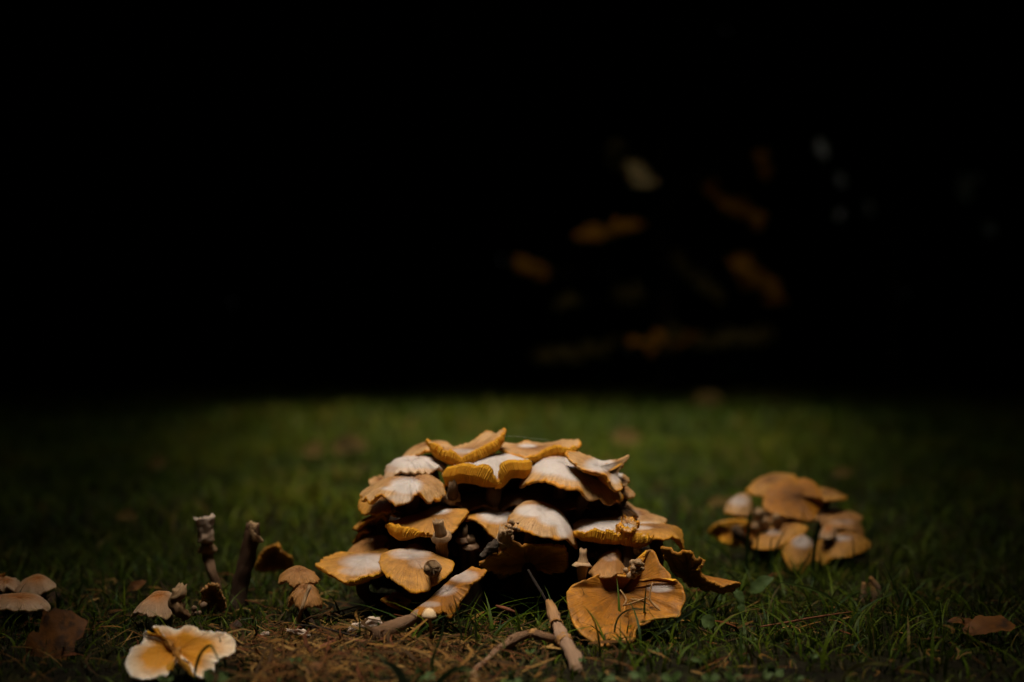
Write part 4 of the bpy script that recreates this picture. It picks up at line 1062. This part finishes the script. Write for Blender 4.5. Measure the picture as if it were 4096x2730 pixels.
# close turf: short moss-like blades, taller ones above
def patch(x, y):   # how grassy (0 bare litter .. 1 turf)
    p = 1 - np.exp(-(((x + .12) / .09) ** 2 + ((y - .975) / .075) ** 2)) * .48
    p *= 1 - .45 * np.exp(-(((x - .27) / .15) ** 2 + ((y - .92) / .06) ** 2))
    return p
x, y = scatter(42000, .70, 1.75, .22); keep = rng.random(len(x)) < patch(x, y); x, y = x[keep], y[keep]; k = len(x)
front = np.clip((y - .80) / .25, .45, 1)
add(*blades(x, y, (.008 + .014 * rng.random(k)) * front, .0010 + .0010 * rng.random(k), .3 + 1.1 * rng.random(k), gcol(k, .18, .50), seg=3))
x, y = scatter(7000, .74, 1.75, .2); keep = rng.random(len(x)) < patch(x, y) ** 1.5; x, y = x[keep], y[keep]; k = len(x)
front = np.clip((y - .82) / .3, .3, 1)
add(*blades(x, y, (.016 + .030 * rng.random(k) ** 1.6) * front, .0014 + .0014 * rng.random(k), .3 + 1.2 * rng.random(k), gcol(k, .08, .75), seg=5))
def clump(x, y, f):
    return .5 + .5 * np.sin(x * f + 2.1 * np.sin(y * f * .6)) * np.sin(y * f * .8 + 1.7 * np.sin(x * f * .5 + 1))
k = 620
x = np.concatenate((rng.uniform(.02, .34, 400), rng.uniform(-.08, .12, 220))); y = np.concatenate((rng.uniform(.92, 1.22, 400), rng.uniform(.93, 1.06, 220)))
ok = ~footprints(x, y) & ~((x > -.07) & (x < .055) & (y < 1.0)) & ~((x > .035) & (x < .125) & (y > .94) & (y < 1.04) & (rng.random(len(x)) < .75)); x, y = x[ok], y[ok]; k = len(x)
add(*blades(x, y, .022 + .036 * rng.random(k) ** 1.4, .0016 + .0016 * rng.random(k), .5 + 1.4 * rng.random(k), gcol(k, .06, .7), seg=6))
x, y = scatter(46000, 1.75, 3.9, .3); k = len(x); cl = clump(x, y, 11)[:, None]
add(*blades(x, y, (.012 + .034 * rng.random(k)) * (.55 + .8 * cl[:, 0]), .002 + .0018 * rng.random(k), .3 + 1.0 * rng.random(k), gcol(k, .10) * (.6 + .7 * cl) * (np.array((1, 1, 1)) + (cl - .5) * np.array((.5, 0, -.2))), seg=3))
x, y = scatter(60000, 3.9, 9.9, .5); k = len(x); cl = clump(x, y, 5)[:, None]
add(*blades(x, y, (.025 + .04 * rng.random(k)) * (.6 + .7 * cl[:, 0]), .005 + .004 * rng.random(k), .3 + .9 * rng.random(k), gcol(k, .12) * (.6 + .7 * cl) * np.clip(1.25 - .09 * y, .4, 1)[:, None] * (np.array((1, 1, 1)) + (cl - .5) * np.array((.6, 0, -.2))), seg=2))  # blade colour dimmed with distance, painting the light's fade at the far edge
V = np.concatenate(allV); F = np.concatenate(allF); C = np.concatenate(allC)
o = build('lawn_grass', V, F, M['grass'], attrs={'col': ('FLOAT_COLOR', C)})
tag(o, 'short green lawn grass spreading away behind the mushrooms', 'grass', kind='stuff')

# litter: dead needles, shreds of grass and wood fibre
def litter():
    Vs, Fs, Cs = [], [], []
    k1, k2 = 2900, 1900
    x = np.concatenate((rng.normal(-.12, .065, k1), rng.uniform(-.6, .6, k2)))
    y = np.concatenate((rng.normal(.975, .055, k1), rng.uniform(.74, 1.3, k2)))
    k = len(x)
    ok = (y > .87) & (((x + .232) / .062) ** 2 + ((y - .925) / .05) ** 2 > 1)
    x, y = x[ok], y[ok]; k = len(x)
    big = rng.random(k) < .10
    L = (.006 + .026 * rng.random(k) ** 2.2) * np.where(big, 1.5, 1); w = (.00035 + .0009 * rng.random(k) ** 2) * np.where(big, 1.9, 1)
    a = rng.random(k) * 6.283; tilt = rng.normal(size=k) * .42; bow = rng.normal(size=k) * .5
    z0 = gz(x, y) + .001 + .003 * big + .004 * rng.random(k) * np.exp(-((x + .11) / .10) ** 2) + .0015 * rng.random(k)
    pal = np.array(((.20, .092, .018), (.13, .052, .010), (.075, .032, .008), (.27, .145, .04), (.045, .022, .007), (.12, .034, .010), (.04, .036, .006)))
    col = pal[rng.integers(0, 7, k)] * (.5 + .55 * rng.random((k, 1)))
    seg = 4; V = np.zeros((k, (seg + 1) * 3, 3))
    for i in range(seg + 1):
        t = i / seg - .5
        aa = a + bow * t * 2
        cx = x + np.cos(aa) * L * t; cyy = y + np.sin(aa) * L * t; cz = z0 + np.sin(tilt) * L * t + np.abs(bow) * L * (.25 - t * t) * .6
        ww = w * (1 - 1.2 * abs(t))
        for q, (s, hh) in enumerate(((-1, 0), (0, .8), (1, 0))):
            V[:, i * 3 + q] = np.stack((cx - np.sin(aa) * ww * s, cyy + np.cos(aa) * ww * s, cz + ww * hh), 1)
    nv = (seg + 1) * 3; off = (np.arange(k) * nv)[:, None]; F = []
    for i in range(seg):
        for q in range(2):
            F.append(off + np.array([[i * 3 + q, i * 3 + q + 1, i * 3 + q + 4, i * 3 + q + 3]]))
    o = build('dead_plant_litter', V.reshape(-1, 3), np.concatenate(F), M['litter'], attrs={'col': ('FLOAT_COLOR', np.repeat(np.concatenate((col, np.ones((k, 1))), 1), nv, 0))})
    tag(o, 'brown needles and dead grass shreds matted on the ground in front', 'litter', kind='stuff')
litter()

# single blades that stand out
def blade(label, pts, wpx, Y=None, name='grass_blade', group='single grass blades', col=(.055, .095, .02), ground=True):
    by = pts[0][1]
    Yb = Y if Y is not None else min(1.6, HC * FPX / (by - YH))
    P = np.array([W(p[0], p[1], Yb - .004 * i) for i, p in enumerate(pts)])
    if ground and P[0][2] > -.004:
        P = np.vstack((np.array((P[0][0], P[0][1], -.005)), P))
    Q, u, _ = catmull(P, 16)
    T = nrm(np.gradient(Q, axis=0)); view = np.array((.25, -1, .15)); S = nrm(np.cross(T, view)); Nn = np.cross(S, T)
    t = np.linspace(0, 1, 16); w = wpx / FPX * Yb * .5 * (np.minimum(1, .55 + t * 1.6)) * (1 - t ** 3.2) + .00008
    V = np.concatenate([np.stack((q - s * ww, q + n_ * ww * -.35, q + s * ww)) for q, s, n_, ww in zip(Q, S, Nn, w)])
    F = []
    for i in range(15):
        for j in range(2):
            a = i * 3 + j; F.append((a, a + 1, a + 4, a + 3))
    c = np.tile(np.array((*col, 1.0)), (len(V), 1))
    o = build(name, V, F, M['grass'], attrs={'col': ('FLOAT_COLOR', c)})
    return tag(o, label, 'grass blade', group)
DK = (.03, .06, .014); PL = (.11, .13, .05)
LB = 'single grass blade rising in front of the smaller clump'
for pts, w in (([(2988, 2250), (2990, 2180), (2996, 2090), (3002, 2020)], 15), ([(3026, 2280), (3028, 2200), (3035, 2115)], 11), ([(3090, 2230), (3110, 2180), (3146, 2108)], 11), ([(3252, 2260), (3262, 2170), (3272, 2110), (3281, 2052)], 15), ([(3150, 2330), (3190, 2290), (3225, 2240), (3248, 2192)], 11), ([(3412, 2255), (3413, 2200), (3410, 2138)], 9), ([(3469, 2240), (3469, 2200), (3468, 2160)], 7), ([(3082, 2240), (3082, 2190), (3086, 2155), (3110, 2150)], 9), ([(3270, 2300), (3278, 2250), (3282, 2215)], 9), ([(2985, 2280), (3000, 2240), (3022, 2195)], 7), ([(3040, 2290), (3060, 2240), (3080, 2210)], 6)):
    blade(LB, pts, w, Y=1.33, group='blades before the smaller clump', col=DK if random.random() < .6 else (.06, .09, .025))
for lb, pts, w, c in (
    ('bent grass blade arching over the outer cap of the smaller clump', [(3290, 2240), (3278, 2218), (3331, 2206), (3370, 2222), (3406, 2248)], 9, PL),
    ('long grass blade arching out toward dark grass from the smaller clump', [(3366, 2470), (3340, 2410), (3274, 2366), (3180, 2340), (3106, 2328)], 12, (.07, .10, .02)),
    ('drooping grass blade arching alone in dark grass past the smaller clump', [(3560, 2300), (3570, 2220), (3600, 2182), (3633, 2190), (3656, 2230), (3670, 2284)], 14, (.09, .11, .03)),
    ('slender straight grass stalk leaning in the dark grass', [(3628, 2480), (3583, 2360), (3532, 2245)], 6, DK),
    ('low arched grass blade in the dark grass by the rust-brown leaves', [(3620, 2500), (3634, 2480), (3668, 2463), (3714, 2475)], 10, (.06, .09, .02)),
    ('broad yellow-brown grass blade arching across the dark foreground corner', [(3375, 2712), (3390, 2690), (3430, 2665), (3485, 2653), (3570, 2662)], 15, (.14, .12, .03)),
    ('curving grass blade looping across the big fallen cap', [(2458, 2560), (2460, 2510), (2480, 2462), (2530, 2436), (2580, 2440)], 8, (.11, .12, .05)),
    ('wide straight grass blade slanting away from the big fallen cap', [(2600, 2556), (2680, 2500), (2760, 2450), (2830, 2404)], 19, (.075, .11, .05)),
    ('dark upright grass blade crossing the big fallen cap', [(2578, 2540), (2576, 2470), (2580, 2400), (2586, 2332)], 9, (.06, .09, .02)),
    ('thin dark grass blade crossing the torn lower margin of the big fallen cap', [(2500, 2560), (2508, 2530), (2516, 2480)], 7, DK),
    ('grass blade crossing behind the wide straight blade', [(2800, 2520), (2740, 2480), (2690, 2440), (2672, 2408)], 9, DK),
    ('slim grass blade crossing the skirt of the toppled mushroom', [(1850, 2580), (1842, 2520), (1828, 2440), (1812, 2378)], 8, (.07, .10, .035)),
    ('slanting grass blade leaning before the dark foot of the clump', [(1835, 2500), (1860, 2450), (1890, 2410), (1919, 2360)], 9, (.06, .09, .03)),
    ('tall straight grass blade before the dark foot of the clump', [(1905, 2590), (1904, 2520), (1900, 2418)], 8, (.06, .085, .03)),
    ('kinked grass blade beside the tiny button mushroom', [(1736, 2620), (1752, 2580), (1769, 2530), (1774, 2474)], 10, (.07, .10, .04)),
    ('upright green sprout before the spiky pale torn piece', [(1436, 2570), (1439, 2520), (1437, 2456)], 8, (.10, .14, .03)),
    ('short dark sprout before the spiky pale torn piece', [(1465, 2560), (1463, 2515), (1459, 2478)], 6, DK),
    ('shiny grass blade leaning over the curved fallen stem', [(1872, 2665), (1905, 2620), (1950, 2562)], 9, (.12, .14, .07)),
    ('dark bent grass blade folded over the torn two-lobed cap', [(780, 2690), (800, 2620), (838, 2582), (860, 2610), (885, 2665)], 12, DK),
    ('thin dark grass blade beside the torn two-lobed cap', [(900, 2650), (885, 2590), (878, 2545)], 9, DK),
    ('grass blade before the tan shield-shaped mushroom', [(668, 2480), (675, 2420), (682, 2368)], 9, DK),
    ('fine grass blade crossing the tan shield-shaped mushroom', [(588, 2465), (582, 2420), (580, 2380)], 4, DK),
    ('pale fallen grass blade lying flat on a stalk near the brown bell-shaped mushroom', [(932, 2490), (950, 2478), (980, 2474), (1014, 2474)], 12, (.16, .18, .09)),
    ('blurred grass blade arching behind the flat jutting ochre cap', [(2937, 2262), (2891, 2207), (2815, 2155), (2731, 2153)], 11, (.05, .08, .02)),
    ('pale grass stalk bent beside the plantain leaf', [(2960, 2305), (2900, 2260), (2830, 2215), (2770, 2190)], 8, (.06, .08, .025)),
    ('white-tipped pale grass blade standing out past the smaller clump', [(3480, 2140), (3500, 2100), (3515, 2066)], 22, (.10, .13, .07)),
    ('wet curled grass blade glinting in the foreground grass', [(2780, 2620), (2795, 2580), (2785, 2540), (2768, 2510)], 10, (.09, .11, .05)),
    ('curved grass blade in the foreground grass by the thick fallen stem', [(2480, 2680), (2478, 2620), (2486, 2585), (2506, 2572)], 9, (.08, .10, .04)),
    ('broad grey-green leaf arching in the foreground litter', [(1625, 2760), (1600, 2700), (1560, 2658), (1512, 2642)], 38, (.085, .11, .055)),
    ('broad green blade curving across the bottom of the foreground', [(1735, 2760), (1790, 2695), (1850, 2672), (1900, 2690)], 26, (.06, .09, .03)),
    ('dark green blade standing behind the broad curving one', [(1725, 2690), (1728, 2650), (1742, 2600), (1760, 2560)], 15, (.04, .075, .02))):
    blade(lb, pts, w, col=c, group=None)

# broad-leaved herbs
def herb(label, leaves, foot, name='herb', group=None, mat='plant'):
    e = empty(name, foot, label, 'plant', group)
    for (px, py, Y, Lpx, ang, tilt, kind, wd) in leaves:
        p = W(px, py, Y); L = Lpx / FPX * Y; a = math.radians(ang); t = math.radians(tilt)
        d = np.array((math.cos(a), -math.cos(t) * .25, math.sin(a))); d = nrm(d)
        nn = np.array((-math.sin(a) * .3, -math.sin(t), math.cos(t)))
        lf = leaf_mesh('leaf', p - d * L * .5, d, nn, L, kind, M[mat], e, .22, px * .01, wd)
        q = p - d * L * .5
        V, F, _ = tube([q, (q + np.array(foot)) / 2 + (0, 0, .002), np.array(foot)], [.0005, .0005, .0006], 6, n=8)
        build('leaf_stalk', V, F, M[mat], e)
    return e
herb('plantain with a pale oval leaf leaning beyond the curled frilled mushroom', [(3045, 2338, 1.17, 115, 35, 50, 'ovate', .9)], G(2995, 2420) + (0, .01, 0))
herb('small plant with a grey-green drooping leaf at the tip of the curled frilled mushroom', [(2958, 2392, 1.11, 80, -60, 55, 'ovate', 1.0), (2965, 2440, 1.09, 45, -70, 50, 'round', .9)], G(2965, 2470))
herb('plant with one round pale leaf beside the wide straight grass blade', [(2832, 2488, 1.03, 62, 150, 60, 'round', 1.1)], G(2850, 2545))
GC = 'clover sprigs'
for (x, y, s) in ((3252, 2627, 28), (2798, 2642, 44), (3090, 2690, 60), (2932, 2714, 55), (2840, 2718, 50), (1458, 2654, 55), (1690, 2705, 66), (2560, 2700, 60), (2690, 2716, 60), (3190, 2712, 34), (2420, 2716, 55), (2050, 2722, 50), (1180, 2650, 40), (660, 2722, 46), (860, 2716, 80), (2120, 2610, 28), (2620, 2600, 26), (3010, 2560, 22), (2330, 2640, 26)):
    Y = min(1.2, HC * FPX / (y - YH)) * .985
    lv = []
    a0 = random.random() * 120
    for q in range(3):
        aa = math.radians(a0 + q * 120)
        lv.append((x + math.cos(aa) * s * .42, y - math.sin(aa) * s * .22, Y, s * .75, a0 + q * 120, 42, 'round', 1.0))
    f = W(x, y, Y); f[2] = -.004; f[1] += .012
    herb('clover sprig with rounded grey-green leaflets low in the foreground grass', lv, f, name='clover', group=GC)

# ------------------------------------------------------------------ autumn sapling at the wood's edge, and pale leaves standing in for sky gaps
YB = 6.9
def sapling(label, x0, sprays, mats, Lleaf, name='autumn_sapling'):
    root = np.array((x0, YB + .15, float(gz(x0, YB)) - .03))
    e = empty(name, root, label, 'sapling')
    tops = [W(s[0], s[1], YB)[2] for s in sprays]
    H = max(tops) + .15
    st = [root, root + (.02, 0, H * .35), root + (-.02, .03, H * .7), root + (.02, 0, H)]
    V, F, _ = tube(st, [.022, .018, .012, .004], 8, n=16)
    build('trunk', V, F, M['bark'], e)
    for (px, py, ln, ang, cnt, mk, sc) in sprays:
        c = W(px, py, YB); a = math.radians(ang); d = np.array((math.cos(a), 0, math.sin(a))); h = ln / FPX * YB * .5
        sgn = 1 if (c - d * h - root)[0] ** 2 < (c + d * h - root)[0] ** 2 else -1
        p0 = c - d * h * sgn; p1 = c + d * h * sgn
        tz = root + (0, 0, max(.1, min(H * .9, p0[2] - root[2] - .12)))
        V, F, _ = tube([tz, (tz + p0) / 2 + (0, 0, .05), p0, p1], [.008, .006, .004, .002], 6, n=14)
        build('branch', V, F, M['bark'], e)
        for q in range(cnt):
            t = (q + .5) / cnt
            p = p0 * (1 - t) + p1 * t + rng.normal(size=3) * np.array((.012, .01, .012))
            dd = nrm(d * sgn + rng.normal(size=3) * .4)
            leaf_mesh('leaf', p - dd * Lleaf * sc * .5, dd, (rng.normal() * .25, -.75, .65), Lleaf * sc, 'lobed' if mk != 'silver' else 'ovate', M[mk], e, .15, q + px)
sapling('slender autumn sapling with orange and yellow leaves glowing before the black wood', .75,
        [(2555, 700, 90, -20, 3, 'buff', 1.35), (2500, 665, 60, -20, 2, 'olive', 1.2), (2570, 735, 60, 0, 2, 'yellow', .9), (2930, 820, 270, -37, 7, 'yellow', 1.15), (2440, 920, 250, 5, 7, 'yellow', 1.05), (2110, 1075, 70, -20, 3, 'yellow', 1.3),
         (3030, 1110, 220, -42, 8, 'yellow', 1.35), (3055, 670, 60, -60, 2, 'yellow', .9), (2780, 1120, 250, -35, 6, 'olive', 1.1), (2525, 1180, 80, 0, 3, 'olive', 1.1), (2275, 1205, 60, 0, 2, 'olive', 1.0), (2470, 575, 50, 0, 1, 'olive', 1.0),
         (2300, 1410, 330, 8, 9, 'olive', 1.1), (2670, 1370, 260, 8, 10, 'yellow', .75), (2930, 1360, 330, 8, 10, 'olive', 1.3), (2690, 1340, 80, 60, 3, 'olive', 1.2)], None, .10)
sapling('added sapling whose near-white leaves stand in for sky gaps in the black wood', 1.88,
        [(3275, 590, 50, -70, 1, 'silver', 1.25), (3365, 720, 40, -70, 1, 'silver', .8), (3362, 850, 40, -90, 1, 'silver', .6), (3490, 825, 50, -60, 1, 'silver', .9), (3860, 740, 40, -70, 2, 'silver', 1.2), (3915, 715, 40, 60, 1, 'silver', 1.0), (3960, 905, 50, -70, 1, 'silver', 1.3), (2895, 130, 50, -60, 1, 'silver', .45)], None, .092, name='sky_gap_sapling')
